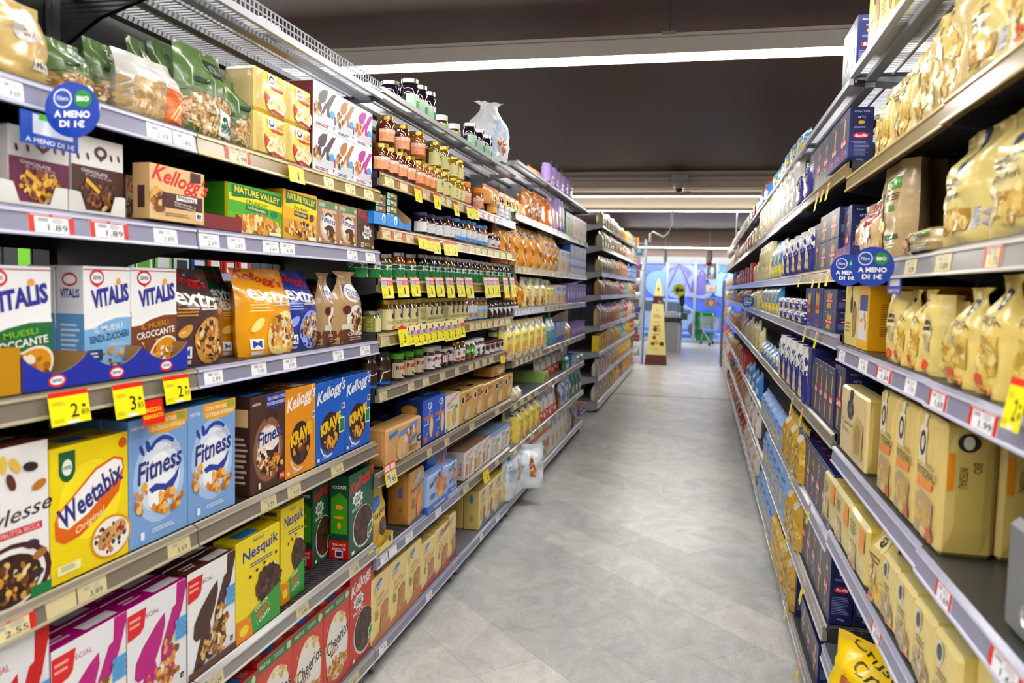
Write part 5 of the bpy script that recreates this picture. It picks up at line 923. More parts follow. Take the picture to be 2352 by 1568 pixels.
bt('bio','pasta_bag','kraft paper pasta bag with green print','b8a074',lambda f:(f.R(.45,.72,.85,.84,'3f9a34'),f.T('BIO',.65,.78,.3,.09,'d8e4c8',0,0,2),f.X(.45,.6,.9,.68,3,'4a3a24'),f.R(.45,.5,.68,.56,'4f8a34'),f.P([(.05,.05),(.35,.05),(.38,.7),(.1,.75)],'6a5a34'),f.O(.22,.36,.14,.3,PAS+['d8842a','c86a1c'],40,.06),f.X(.5,.1,.85,.16,2,'e0dccc'),f.R(.45,.2,.85,.25,'2f5a3a')),'fold',d=.09,amp=.007,nu=12,nv=14)
bt('chk','pasta_bag','clear pasta bag with red check ribbon','cfae88',lambda f:(f.P([(.35,.95),(.85,.98),(.75,.62),(.5,.58)],'c83a3a'),*[f.L([(.4+.07*i,.94),(.5+.05*i,.62)],.02,'f0e4e0') for i in range(6)],f.E(.3,.4,.12,.08,'d84a3a'),f.P([(.1,.28),(.5,.3),(.5,.42),(.12,.38)],'d84038'),f.O(.55,.3,.3,.22,['d8b890','c8a070','e8d0b0'],50,.07),f.E(.15,.6,.08,.05,'4f9a4a')),'fin',d=.09,amp=.01,nu=12,nv=14)
bt('crisp','crisps_bag','bright yellow bag of crackers','ecca10',lambda f:(f.T('Crusti',.5,.86,.66,.1,'3a2c10',-14,.2,.5),f.T('Crusti',.62,.68,.66,.1,'3a2c10',-14,.2,.5),f.O(.35,.5,.16,.07,['d8843a','b8602a','f0b060'],12,.08),f.O(.7,.36,.2,.08,['d8843a','b8602a','f0b060'],12,.08),f.O(.35,.2,.2,.08,['d8843a','e8a04a'],12,.08),f.E(.55,.55,.04,.02,'c83a5a'),f.E(.72,.5,.04,.02,'c83a5a')),'fin',d=.13,amp=.02,nu=14,nv=14)
def gbx(w,h,d):
    a=carton(w,h,d,'6f7072','5c5e60','8a8a8c',ch=.012,m='M'); q=MB(); q.lathe([(.014,0),(.02,.0),(.02,.006),(.014,.006),(.014,0)],'c8c8c8',18)
    q.v=[(x,-.002-z,y+h*.28) for x,y,z in q.v]; return [(None,a),('clip_ring',q.mesh('clip_ring','C',True))]
ty('gbx','plastic_box','box','grey plastic box with metal ring',.2,gbx)
# bagged pasta
def ndv(f): f.R(0,.7,1,.86,'e4e4e2'); f.O(.5,.66,.5,.06,['1f2f8a','e4e4e2'],18,.06); f.P([(.3,.08),(.7,.1),(.62,.5),(.45,.55)],'e0c484'); f.P([(.4,.12),(.6,.14),(.55,.42)],'c8a458'); f.T('VOIELLO',.45,.6,.5,.06,'c8d0f0')
bt('nav','pasta_bag','navy and white pasta bag','1f2c90',ndv,'fin',d=.09,amp=.008)
bt('nwt','pasta_bag','white-topped navy pasta bag','22308f',lambda f:(f.R(0,.58,1,1,'dddcd6'),f.O(.5,.58,.5,.06,['22308f','dddcd6'],24,.07),f.P([(.35,.06),(.7,.06),(.66,.46),(.45,.48)],'dfc588'),f.T('VOI ELLO',.5,.5,.5,.05,'d8def0')),'fold',d=.1,amp=.008)
bt('wht','pasta_bag','whitish crinkled pasta bag','d6d3cb',lambda f:(f.O(.5,.3,.3,.2,['c8b888','e4e0d4','b8b0a0'],14,.08),f.X(.3,.6,.7,.7,2,'b0aca4')),'fold',d=.1,amp=.012)
bt('crm','pasta_bag','cream pasta bag','d9cfa0',lambda f:(f.O(.5,.3,.3,.2,PAS,12,.1),f.E(.4,.7,.16,.07,'c8a060')),'fold',d=.1,amp=.01)
bt('yb','pasta_bag','blue and yellow pasta bag','2f8ac8',lambda f:(f.P([(0,.3),(.4,.36),(.4,.8),(0,.9)],'ecd428'),f.P([(.6,.0),(1,.0),(1,.3),(.7,.36)],'ecd428'),f.O(.6,.5,.16,.14,PAS,10,.1)),'fin',d=.09)
bt('ybz','pasta_bag','blue and yellow checked pasta bag','3a86c4',lambda f:(f.O(.5,.5,.46,.44,['ecd428','3a86c4','d8e0e8','2a6aa8'],44,.1),),'fin',d=.09)
bt('lbl','pasta_bag','sky-blue pasta bag','8aaee6',lambda f:(f.T('Divella',.5,.66,.6,.09,'3a4a7a',0,.3),f.P([(.2,.06),(.6,.06),(.62,.36),(.3,.42)],'d8b868'),f.O(.42,.2,.16,.12,PAS,14,.08),f.X(.3,.48,.7,.54,1,'4a5a90')),'fin',d=.1,amp=.009)
bt('clr','pasta_bag','clear bag of golden twists','cda84a',lambda f:(f.O(.5,.42,.44,.4,['dcb84e','c49a38','e8cc78','a87c28'],100,.06),f.R(.25,.72,.75,.86,'ddd4c0'),f.E(.4,.8,.1,.04,'c83a3a'),f.E(.5,.1,.1,.05,'2f3048')),'fin',d=.09,amp=.009)
bt('spg','pasta_bag','clear packet of spaghetti','d8b45e',lambda f:(*[f.L([(.1,.1+.08*i),(.9,.1+.08*i)],.01,('c49c44','e8cc84')[i%2]) for i in range(10)],f.L([(.3,.6),(.6,.3)],.02,'2a2a3a')),'fin',d=.06,amp=.004)
# far groceries, small in view
FAR=[]
for i,(b,c2,n) in enumerate((('d8cf9c','b89a4a','khaki'),('eac83c','d8842a','golden'),('dba872','b0743a','tan'),('e08a34','f0c070','orange'),('4a8ad0','e4e8f0','blue'),('e6e2dc','c88a4a','white'),('c83a30','f0e0d8','red'),('3f8a4a','d8e0b0','green'),('8a7ac8','e0d8f0','lilac'),('6fb0b0','e8f0e8','aqua'),('5a3a28','b8884a','brown'),('2a3a9a','d8c878','indigo'),('e0cba2','a87a4a','cream'))):
    bt('fb%d'%i,'snack_bag',n+' snack bag',b,(lambda c:lambda f:(f.R(.15,.1,.85,.4,c),f.E(.5,.66,.26,.1,c)))(c2),d=.1,nu=6,nv=7)
    cart('fc%d'%i,'grocery_carton',n+' grocery carton',.1,b,(lambda c:lambda f:(f.R(.15,.12,.85,.45,c),f.E(.5,.72,.3,.12,c)))(c2),b)
def c_(s): return s+' cereal shelf'
P_=put
c='top cereal shelf'; P_('L',c,'brk',600,646,36,ins=.05)
c=c_('second')
P_('L',c,'kraft',-75,139,-70,ins=.03)
for a,b,yt,i in ((146,232,76,.09),(234,306,78,.12),(330,378,76,.2),(375,440,80,.22)): P_('L',c,'oatg',a,b,yt,ins=i,yaw=RND.uniform(-6,6))
P_('L',c,'bran',308,432,98,ins=.03,yaw=-4)
P_('L',c,'oatg',434,545,82,ins=.03); P_('L',c,'oatg',547,612,178,ins=.05,desc='short crumpled oat-flake bag')
P_('L',c,'oaty',586,714,148,n=2,stack=2,ins=.03)
P_('L',c,'k1',718,771,183,stack=2); P_('L',c,'k2',771,813,216,stack=2); P_('L',c,'k3',813,854,240,stack=2)
c=c_('third')
P_('L',c,'chob',20,160,282,ins=.05); P_('L',c,'chon',164,284,303,ins=.05); P_('L',c,'trw',-4,289,408,n=2,ins=.03,d=.16)
P_('L',c,'chob',-130,12,270,ins=.12,desc='half-hidden plum snack-bar carton')
P_('L',c,'kbar',290,336,400,ins=.2,desc='shaded beige carton deep on the shelf')
P_('L',c,'kbar',344,470,372,ins=.0,z0=.004,d=.05)
P_('L',c,'natg',474,520,415,n=1,ins=.25); P_('L',c,'natg',522,650,416,ins=.03,deep=1); P_('L',c,'trr',446,556,468,ins=.012,d=.06,h=.04)
P_('L',c,'naty',650,728,432); P_('L',c,'fbar',728,820,456,n=2); P_('L',c,'cpop',820,859,478)
c=c_('fourth')
P_('L',c,'vitg',-60,122,606,ins=.05); P_('L',c,'vitb',194,302,610,ins=.05,deep=1); P_('L',c,'vitc',302,407,613,ins=.05); P_('L',c,'vitb',143,192,612,ins=.16,desc='side-on pale blue muesli carton')
P_('L',c,'trb',52,432,822,n=3,ins=.005,d=.14); P_('L',c,'tro',-60,48,806,ins=.005,d=.14)
P_('L',c,'exb',408,525,615,ins=.03); P_('L',c,'exg',496,556,610,ins=.12); P_('L',c,'exo',515,574,648,ins=.1); P_('L',c,'exy',572,690,615,ins=.02); P_('L',c,'exv',664,742,620,ins=.03)
P_('L',c,'exb',700,765,640,ins=.19,desc='brown granola bag pushed to the back')
P_('L',c,'fgr',742,778,626,ins=.05); P_('L',c,'fgr',776,841,622,ins=.02)
c=c_('fifth')
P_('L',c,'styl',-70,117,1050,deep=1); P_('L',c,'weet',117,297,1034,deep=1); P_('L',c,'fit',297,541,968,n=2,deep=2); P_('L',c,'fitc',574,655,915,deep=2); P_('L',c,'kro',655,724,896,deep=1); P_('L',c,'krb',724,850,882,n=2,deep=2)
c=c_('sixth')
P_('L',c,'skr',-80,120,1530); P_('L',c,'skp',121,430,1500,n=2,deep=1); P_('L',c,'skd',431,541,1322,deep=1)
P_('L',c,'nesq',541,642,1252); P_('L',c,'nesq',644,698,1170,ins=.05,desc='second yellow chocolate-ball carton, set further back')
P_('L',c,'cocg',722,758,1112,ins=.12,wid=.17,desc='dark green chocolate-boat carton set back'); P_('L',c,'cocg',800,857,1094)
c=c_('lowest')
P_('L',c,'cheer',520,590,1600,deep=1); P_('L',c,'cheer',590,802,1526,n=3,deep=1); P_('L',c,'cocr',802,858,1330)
c='top jam shelf'
P_('L',c,'brk',852,872,196,ins=.03,desc='white bracket box'); P_('L',c,'jd',875,920,188,ins=.1,wid=.095,desc='big dark jam jar standing back'); P_('L',c,'jd',921,985,183,n=3,ins=.02,wid=.09); P_('L',c,'jwt',996,1056,266,n=2,ins=.03); P_('L',c,'jd',1064,1123,284,n=3,ins=.02,desc='dark jam jar beside the white bag'); P_('L',c,'wbag',1118,1148,h=.39,wid=.3,d=.17,yaw=-48,ins=.03)
c='second jam shelf'
P_('L',c,'hon',853,940,h=.135,n=4); P_('L',c,'honl',940,983,h=.135,n=3); P_('L',c,'hono',984,1019,h=.14,n=2); P_('L',c,'honp',1019,1051,h=.125,n=3); P_('L',c,'honb',1051,1112,418,n=2); P_('L',c,'jsm',1114,1130,447); P_('L',c,'jwl',1130,1156,445,n=2); P_('L',c,'jwy',1156,1177,458,n=2)
P_('L',c,'hon',866,940,h=.14,n=2,z0=.136,ins=.045,desc='upper dark honey jar'); P_('L',c,'honl',940,976,h=.14,n=1,z0=.141,ins=.035,desc='upper amber honey jar'); P_('L',c,'hono',980,1020,h=.14,n=2,z0=.141,ins=.04,desc='upper olive honey jar'); P_('L',c,'honp',1021,1050,h=.12,n=2,z0=.126,ins=.03,desc='upper pale honey jar')
c='third jam shelf'
P_('L',c,'trsk',858,914,h=.05,n=2,ins=.0,d=.1); P_('L',c,'grn',862,886,442,stack=5,ins=.02,h=None,z0=.004); P_('L',c,'grno',888,912,440,stack=5,ins=.02,z0=.004); P_('L',c,'trkb',915,945,h=.05,ins=.0)
P_('L',c,'jz',946,1004,488,n=3); P_('L',c,'jzo',1004,1026,497,n=2); P_('L',c,'jbd',1026,1052,502,n=2); P_('L',c,'jbo',1052,1078,507,n=2); P_('L',c,'jbd',1078,1092,517,desc='raspberry jam jar with sky-blue lid'); P_('L',c,'jbo',1092,1110,519,desc='last amber jam jar with sky-blue lid'); P_('L',c,'jmx',1110,1172,536,n=5)
c='fourth jam shelf'
P_('L',c,'jge',800,890,577,n=3); P_('L',c,'jga',890,946,580,n=2); P_('L',c,'jgb',946,997,584,n=3); P_('L',c,'jgc',997,1026,589,n=2); P_('L',c,'jgb',1026,1054,593,n=2,desc='blackberry jam jar with green band'); P_('L',c,'jgd',1054,1096,596,n=3); P_('L',c,'jgc',1096,1124,602,n=2,desc='far golden jam jar with green band'); P_('L',c,'jgb',1124,1148,605,n=2,desc='far blackberry jam jar with green band'); P_('L',c,'jgd',1148,1174,608,n=2,desc='far red jam jar with green band')
c='fifth jam shelf'
P_('L',c,'jcs',832,865,714,ins=.02); P_('L',c,'jc',865,942,688,n=4,ins=.015); P_('L',c,'jcb',942,958,684,ins=.015); P_('L',c,'jc',958,996,684,n=3,desc='middle brown spread jar with cream label'); P_('L',c,'jcb',996,1010,683,desc='next spread jar with cream label and barcode'); P_('L',c,'jc',1010,1055,683,n=4,desc='far brown spread jar with cream label'); P_('L',c,'jn',1055,1080,684,n=2); P_('L',c,'jny',1080,1104,682,n=2); P_('L',c,'jk',1105,1178,690,n=7,ins=.01)
c='sixth jam shelf'
P_('L',c,'cho',822,887,812,n=2,ins=.02); P_('L',c,'nug',889,963,810,n=3); P_('L',c,'nuw',964,996,796,n=2); P_('L',c,'nuo',996,1026,800,n=2); P_('L',c,'nun',1026,1050,786,n=2); P_('L',c,'nus',1050,1073,784,n=2); P_('L',c,'nup',1073,1096,778,n=2); P_('L',c,'cup',1097,1146,785,n=4); P_('L',c,'cpb',1148,1171,766,n=2); P_('L',c,'jwt',1117,1145,748,n=2,z0=.09,ins=.06,h=.08,desc='white-capped tub stacked on cups')
c='seventh jam shelf'
P_('L',c,'wasa',888,968,988,ins=.01,d=.11); P_('L',c,'crib',970,1022,922,n=2,ins=.03); P_('L',c,'crib',900,930,962,ins=.2,desc='shaded blue cracker carton set back')
P_('L',c,'ruyl',1022,1054,911,ins=.03); P_('L',c,'toar',1055,1109,903,n=2,deep=1); P_('L',c,'toas',1109,1177,884,n=3,deep=1); P_('L',c,'toas',1131,1160,840,z0=.2,h=.07,ins=.04,desc='tan toast packet lying on top')
c='eighth jam shelf'
P_('L',c,'minf',846,893,1134,ins=.03); P_('L',c,'trmy',846,903,1262,ins=.004,d=.12)
P_('L',c,'feru',940,973,1088,ins=.02,d=.12); P_('L',c,'misl',982,1029,1098,ins=.0,d=.07); P_('L',c,'misd',980,1026,1038,ins=.08,h=.28,desc='deep blue biscuit packet standing behind'); P_('L',c,'misl',1029,1049,1068,ins=.02,desc='pale blue biscuit packet set back')
P_('L',c,'rubr',1066,1125,1040,n=3,deep=1); P_('L',c,'rubl',1125,1170,1000,n=2,deep=1)
c='lowest jam shelf'
P_('L',c,'fet',853,967,1335,n=3,deep=1,ins=.02); P_('L',c,'fetr',967,999,1254,ins=.02,deep=1); P_('L',c,'fetb',999,1031,1222,ins=.02,deep=1); P_('L',c,'fetr',1031,1046,1186,ins=.03,deep=1,desc='last yellow rusk packet before the gap')
P_('L',c,'lob',1100,1135,1130,n=2,ins=.02,deep=1); P_('L',c,'log',1135,1171,1098,n=2,ins=.02); P_('L',c,'log',1112,1150,1095,ins=.05,z0=.3,h=.1,desc='yellow packet lying across the others')
# bread bay
c='top bread shelf'
P_('L',c,'brd',1229,1249,388,ins=.04,desc='orange loaf bag on the wire shelf',h=.09); P_('L',c,'prp',1263,1317,372,n=3,ins=.0)
c='second bread shelf'
P_('L',c,'brd',1132,1213,420,n=3,ins=.03); P_('L',c,'brc',1213,1246,428,n=2,ins=.02); P_('L',c,'bro',1240,1272,438,n=2,ins=.01); P_('L',c,'pnk',1268,1284,450,n=2,ins=.02); P_('L',c,'prp',1284,1299,455,n=2,ins=.02); P_('L',c,'grb',1299,1316,485,n=2); P_('L',c,'whb',1316,1346,494,n=3)
c='third bread shelf'
P_('L',c,'amb',1150,1248,498,n=3,ins=.02); P_('L',c,'amc',1248,1284,528,n=2,ins=.01); P_('L',c,'whb',1286,1308,572,n=2); P_('L',c,'blk',1309,1345,560,n=4)
c='fourth bread shelf'
P_('L',c,'amb',1176,1206,n=2,ins=.03,h=.22,desc='short amber pastry bag'); P_('L',c,'pyl',1206,1256,636,n=3); P_('L',c,'ybg',1256,1274,642,n=2); P_('L',c,'whb',1276,1300,654,n=2); P_('L',c,'prb',1302,1345,650,n=7)
c='fifth bread shelf'
P_('L',c,'ybg',1162,1258,742,n=4,ins=.0); P_('L',c,'tea',1259,1276,732,n=2); P_('L',c,'blu',1276,1297,742,n=2); P_('L',c,'pyl',1297,1313,742,n=2); P_('L',c,'prb',1313,1342,742,n=6,desc='lilac carton in the fifth-shelf row')
c='sixth bread shelf'
P_('L',c,'gpk',1244,1263,858,ins=.02,d=.34,wid=.22); P_('L',c,'kin',1236,1298,805,n=4,ins=.1,h=.26); P_('L',c,'gsl',1297,1311,820); P_('L',c,'blk',1312,1324,816,desc='bright blue carton near the end'); P_('L',c,'gsl',1325,1342,818,n=2,desc='last green snack bag'); P_('L',c,'ric',1178,1204,905,ins=.0,h=.09,desc='crumpled beige bag')
c='seventh bread shelf'
P_('L',c,'pyl',1166,1192,948,n=2,ins=.05); P_('L',c,'yro',1190,1244,934,n=2,ins=.0); P_('L',c,'kin',1245,1281,898,n=3,ins=.02,desc='white and red milk-snack bag, seventh-shelf row'); P_('L',c,'brw',1281,1290,892); P_('L',c,'bwp',1290,1312,868,n=2); P_('L',c,'gsl',1312,1336,862,n=2,ins=.04)
c='lowest bread shelf'
P_('L',c,'crs',1168,1204,1042,ins=-.02,d=.13); P_('L',c,'crs',1196,1226,1040,ins=-.06,d=.14,yaw=-52,wid=.34,desc='white croissant bag bulging into the aisle')
P_('L',c,'org',1222,1262,1002,n=2,deep=1); P_('L',c,'wyl',1262,1300,968,n=4,deep=1); P_('L',c,'ric',1300,1314,950,n=2); P_('L',c,'brw',1314,1324,945); P_('L',c,'cps',1324,1337,930,n=2)
yp=lambda s:s+' yellow pasta shelf'
c=yp('top'); P_('R',c,'ypb',1992,2052,-40,n=2,ins=.01); P_('R',c,'ypb',2052,2120,-40,n=1,ins=.05,desc='pale carton further along')
c=yp('second')
P_('R',c,'ybp',1999,2086,222,n=2,ins=.03); P_('R',c,'pnt',2090,2142,62,ins=.03); P_('R',c,'pnt',2120,2200,8,ins=.02,desc='tall clear pasta bag with yellow top'); P_('R',c,'pal',2200,2300,-40,ins=.02); P_('R',c,'ybp',2290,2420,-110,ins=.02,desc='clear-fronted pasta bag nearest the camera')
c=yp('third')
P_('R',c,'chk',1953,2008,478,ins=.03); P_('R',c,'bio',2006,2064,398,ins=.03); P_('R',c,'bio',2058,2126,356,ins=.14,desc='kraft pasta bag set deeper'); P_('R',c,'pal',2142,2240,325,ins=.02); P_('R',c,'pal',2236,2420,262,ins=.02,desc='largest pale pasta bag with navy seal'); P_('R',c,'bio',2062,2140,545,h=.05,ins=.0,desc='flattened kraft bag')
c=yp('fourth')
P_('R',c,'ypb',1938,1966,657,ins=.03); P_('R',c,'orab',1966,1990,655,ins=.03)
P_('R',c,'ybs',2024,2060,668,ins=.02); P_('R',c,'ybk',2048,2110,664,n=2,ins=.02); P_('R',c,'ybs',2106,2142,676,ins=.02,desc='second yellow pasta bag with brown strip'); P_('R',c,'ybp',2138,2172,690,ins=.04); P_('R',c,'ybk',2160,2230,660,ins=.02,desc='tied pasta bag third from the cartons'); P_('R',c,'ybk',2222,2300,632,ins=.02,desc='big tied pasta bag'); P_('R',c,'ybk',2296,2420,632,ins=.04,desc='tied pasta bag at the near corner')
c=yp('fifth')
P_('R',c,'wrp',1928,1984,880,ins=.015,d=.07); P_('R',c,'ypk',2012,2150,892,n=3,ins=.02,deep=1,d=.11)
P_('R',c,'gbx',2300,2430,1180,ins=.03,d=.16)
c=yp('sixth')
P_('R',c,'ypo',1890,1984,1075,n=3,ins=.01); P_('R',c,'ybp',1985,2018,1190,ins=.01,desc='shorter yellow pasta bag'); P_('R',c,'ypl',2020,2190,1262,n=4,ins=.02); P_('R',c,'ypl',2230,2420,1400,n=1,ins=.05,desc='slim packet at the near corner')
c=yp('lowest'); P_('R',c,'crisp',1958,2012,h=.27,wid=.33,d=.14,yaw=42,ins=.02); P_('R',c,'crisp',2050,2110,h=.27,wid=.33,d=.14,yaw=30,ins=.04,desc='second bag of crackers')
bp=lambda s:s+' blue pasta shelf'
B3=['bar0','bar1','bar2']
c=bp('top'); P_('R',c,'bar1',1933,1964,90,n=2,ins=.01); 
c=bp('second'); P_('R',c,0,1858,1946,358,n=5,ks=['bar0','bar0','bar1','bar1','bar1'],ins=.02); P_('R',c,'trbar',1900,1946,h=.055,n=3,ins=-.005,d=.02)
c=bp('third'); P_('R',c,0,1861,1880,522,n=2,ks=['bar1','bar0'],ins=.02); P_('R',c,'bar2',1880,1922,500,n=2,stack=2,ins=.02); P_('R',c,'bar1',1923,1950,485,n=2,ins=.04); P_('R',c,'trbar',1920,1950,h=.06,n=2,ins=-.005,d=.03)
c=bp('fourth'); P_('R',c,'bart',1848,1886,662,n=2,ins=.01); P_('R',c,'bar2',1888,1918,664,stack=2,ins=.01); P_('R',c,'bar2',1918,1932,668,stack=2,ins=.06,desc='navy spaghetti carton set back')
c=bp('fifth'); P_('R',c,'bart',1842,1858,792,ins=.01); P_('R',c,0,1858,1912,815,n=5,ks=['bar0'],ins=.02,deep=1); P_('R',c,'bar0',1912,1935,835,ins=.03,desc='navy carton with big tubes')
c=bp('sixth'); P_('R',c,0,1831,1910,980,n=7,ks=['bar0','bar0','bar1','bar1','bar0','bar0','bar0'],ins=.02,deep=1)
c=bp('seventh'); P_('R',c,0,1820,1902,1100,n=7,ks=['bar1','bar0'],ins=.03,deep=1)
c=bp('lowest'); P_('R',c,'bar0',1812,1826,1262,ins=.02); P_('R',c,'bar0',1826,1838,1300,ins=.05,desc='turned navy carton with tubes'); P_('R',c,0,1838,1876,1365,n=3,ks=['bar0','bar1'],ins=.03,deep=1,desc='navy carton after the gap')
gp=lambda s:s+' bagged pasta shelf'
c=gp('top'); P_('R',c,'ybz',1772,1835,402,n=4,ins=-.01,h=.12,jit=.02); P_('R',c,'fb4',1738,1764,h=.17,n=3,ins=.0,wid=.24)
c=gp('second'); P_('R',c,'nav',1824,1858,392,n=2,ins=.0); P_('R',c,'wht',1768,1824,436,n=4,ins=.0); P_('R',c,'crm',1742,1766,478,n=3,ins=.0)
c=gp('third'); P_('R',c,'nwt',1792,1860,560,n=3,ins=.0); P_('R',c,'nav',1826,1846,535,ins=.08,desc='navy pasta bag lying behind'); P_('R',c,'yb',1767,1791,562,n=2,ins=.0); P_('R',c,'crm',1741,1766,572,n=3,ins=.0)
c=gp('fourth'); P_('R',c,'yb',1747,1784,652,n=3,ins=.0); P_('R',c,'nwt',1784,1844,682,n=2,stack=2,ins=-.01,desc='navy pasta bag lying flat')
c=gp('fifth'); P_('R',c,'ybz',1745,1784,780,n=3,ins=.0); P_('R',c,'nwt',1784,1843,765,n=3,ins=-.01)
c=gp('sixth'); P_('R',c,'lbl',1746,1792,888,n=3,ins=-.01); P_('R',c,'clr',1792,1832,930,n=3,ins=-.01)
c=gp('seventh'); P_('R',c,'lbl',1750,1797,962,n=3,ins=-.01); P_('R',c,'clr',1798,1822,1092,n=2,ins=-.01)
c=gp('lowest'); P_('R',c,'lbl',1738,1768,1058,n=2,ins=-.01); P_('R',c,'spg',1766,1792,1172,n=3,stack=3,ins=-.02); P_('R',c,'clr',1790,1810,1212,n=2,ins=-.01)
def fill(run,place,s0,s1,n,hs,kinds,ins=.0,gap=.9):
    z=DECK[place]+.0005; p=(s1-s0)/n
    for i in range(n):
        k=kinds[i*len(kinds)//n] if n>=len(kinds) else kinds[i]; h=hs*RND.choice((.82,.9,1.)); w=min(p*gap,.28 if k[1]=='b' else .22)
        s=s0+(i+.5)*p; spawn(k,round(w,2),round(h,2),.1,PT(run,s,ins,z),ROT[run],place,s)
K_=lambda s:s.split()
for lv,hs,ks in (('top',.2,'fb6 fb5 fb12 fb5 fb5 fb2'),('second',.22,'fb0 fb3 fb0 fc2 fb5 fb5 fb12'),('third',.2,'fb0 fc6 fc6 fb3 fc10 fb5 fb1 fb5'),('fourth',.2,'fb0 fb2 fb3 fc9 fb6 fb7 fb1'),('fifth',.26,'fb0 fb5 fb2 fb3 fb4 fb5 fb3'),('sixth',.22,'fb4 fc6 fb3 fb1 fb5 fb3 fb6'),('seventh',.22,'fb5 fb2 fb3 fb10 fb6 fb5 fb3'),('lowest',.22,'fb5 fb6 fb2 fb3 fb10 fb5 fb0')):
    fill('R',f'{lv} far grocery shelf',6.98,18.5,22,hs,K_(ks),ins=.0)
for lv,hs,ks in (('top',.24,'fb0 fb0 fb1 fb1 fb12 fb9'),('second',.26,'fb0 fb0 fb12 fb1 fb2 fb5 fc5 fb6'),('third',.28,'fb12 fb12 fb5 fb3 fb3 fb3 fb4 fc4 fc4'),('fourth',.26,'fb2 fb2 fb2 fb6 fb9 fb1 fb11'),('fifth',.3,'fb12 fb2 fb3 fb9 fb6 fb5 fb2'),('sixth',.28,'fc1 fb1 fb1 fb9 fb1 fb6'),('seventh',.28,'fb5 fb5 fb12 fb1 fb1 fb0 fb10'),('lowest',.28,'fb5 fb12 fb1 fb1 fb10 fb3 fc12 fb2')):
    fill('L',f'{lv} distant snack shelf',11.1,17.5,19,hs,K_(ks),ins=.02)
z=DECK['top distant snack shelf']; spawn('fc3',.4,.26,.3,PT('L',17.0,.05,z+.3),ROT['L'],'top distant snack shelf',17,desc='plain orange carton at the far end') if 0 else None
# ---- round blue shelf signs
def disc(name,run,x,y,r,ins,label,lab2=True):
    s=sx(run,x,-.01,0); 
    for _ in range(4):
        z=zy(run,s,ins,y); s=sx(run,x,ins,z)
    mb=MB(); P=[(r*cos(2*pi*i/28),r*sin(2*pi*i/28)) for i in range(28)]
    mb.poly([(a,0,b) for a,b in P],'1c3fa4'); mb.poly([(a,.003,b) for a,b in P[::-1]],'1c3fa4')
    for (a,b),(c,d) in zip(P,P[1:]+P[:1]): mb.poly([(a,0,b),(c,0,d),(c,.003,d),(a,.003,b)],'1c3fa4')
    f=Face(mb,lambda u,v,k:(-r+2*r*u,-.0003-k*.00015,-r+2*r*v),2*r,2*r)
    f.E(.33,.7,.17,.17,'e8eaf4'); f.E(.33,.7,.145,.145,'24489c'); f.T('Filiera',.33,.7,.2,.08,'e8eaf4',0,0,.5); f.E(.7,.7,.16,.16,'2a8a3e'); f.T('BIO',.7,.7,.22,.09,'eef4ea',0,0,2)
    f.T('A MENO',.5,.42,.66,.13,'f2f4fa',0,0,2); f.T('DI 1€',.5,.25,.46,.13,'f2f4fa',0,0,2)
    o=link('shelf_sign',mb.mesh('shelf_sign','S'),None,PT(run,s,ins,z),ROT[run]+(-1.35 if run=='L' else 1.35)); tag(o,label,'sign')
    if lab2:
        q=MB(); w=.075; q.box(-w,.004,-r*1.35,w,.006,-r*.2,'2a50b0'); g=Face(q,lambda u,v,k:(-w+2*w*u,.0038-k*.00015,-r*1.35+v*r*1.15),2*w,r*1.15)
        g.R(.2,.35,.9,.95,'dfe4f0'); g.R(.3,.8,.7,1,'6ac04a'); g.T('A MENO DI 1€',.5,.15,.85,.16,'e8ecf8',0,0,1); link('backing_card',q.mesh('backing_card','S'),o).matrix_local=Matrix.Translation((-.05 if run=='L' else .05,.014,0))@Matrix.Rotation(1.35 if run=='L' else -1.35,4,'Z')
disc('a','L',166,252,.056,-.06,'round blue price sign on the second cereal shelf rail')
disc('b','R',2004,612,.053,-.05,'nearer round blue price sign on the third pasta shelf rail')
disc('c','R',1946,620,.05,-.045,'further round blue price sign, half hidden by its twin',False)
disc('d','R',1718,692,.06,-.05,'small distant round blue sign on the far grocery shelves',False)
# ---- security camera under the pale beam
Y=13.5; p=at_y(1561,403,Y); q=MB(); e=link('security_camera',None,None,(p.x,Y,3.58)); tag(e,'white dome security camera mounted on the pale ceiling beam','camera')
q.box(-.135,-.04,-.085,.135,.15,.045,'c9c8c6'); link('junction_box',q.mesh('junction_box','M'),e)
q=MB(); q.lathe([(.1,-.086),(.1,-.1),(.085,-.15),(.07,-.17),(0,-.17)],'e2e0dc',20); link('housing',q.mesh('housing','M',True),e)
q=MB(); q.lathe([(.066,-.171),(.062,-.2),(.04,-.225),(0,-.235)],'141416',16); link('dome',q.mesh('dome','G',True),e)
q=MB(); q.tube([(-8.9,13.64,3.56),(p.x-.14,13.64,3.56)],.008,'b8b4ae'); q.tube([(p.x+.14,13.64,3.56),(4.9,13.64,3.56)],.008,'b8b4ae'); tag(link('conduit_pipe',q.mesh('conduit_pipe','M')),'thin pale conduit running along the first ceiling beam','pipe')
# flexible cable loop
q=MB(); Yc=17.4
pts=[at_y(x,y,Yc) for x,y in ((1546,472),(1544,490),(1542,515),(1534,538),(1523,545),(1510,538),(1499,532),(1494,536),(1493,556))]
q.tube(pts,.022,'8f9290',8); tag(link('flexible_cable',q.mesh('flexible_cable','M',True)),'grey ribbed cable looping down from the ceiling','cable')
q=MB(); a=at_y(1694,488,17.4); q.tube([(a.x,17.6,3.44),(a.x,17.6,2.7)],.012,'8a8d90'); tag(link('ceiling_rod',q.mesh('ceiling_rod','M')),'thin metal rod hanging at the end of the short light','rod')
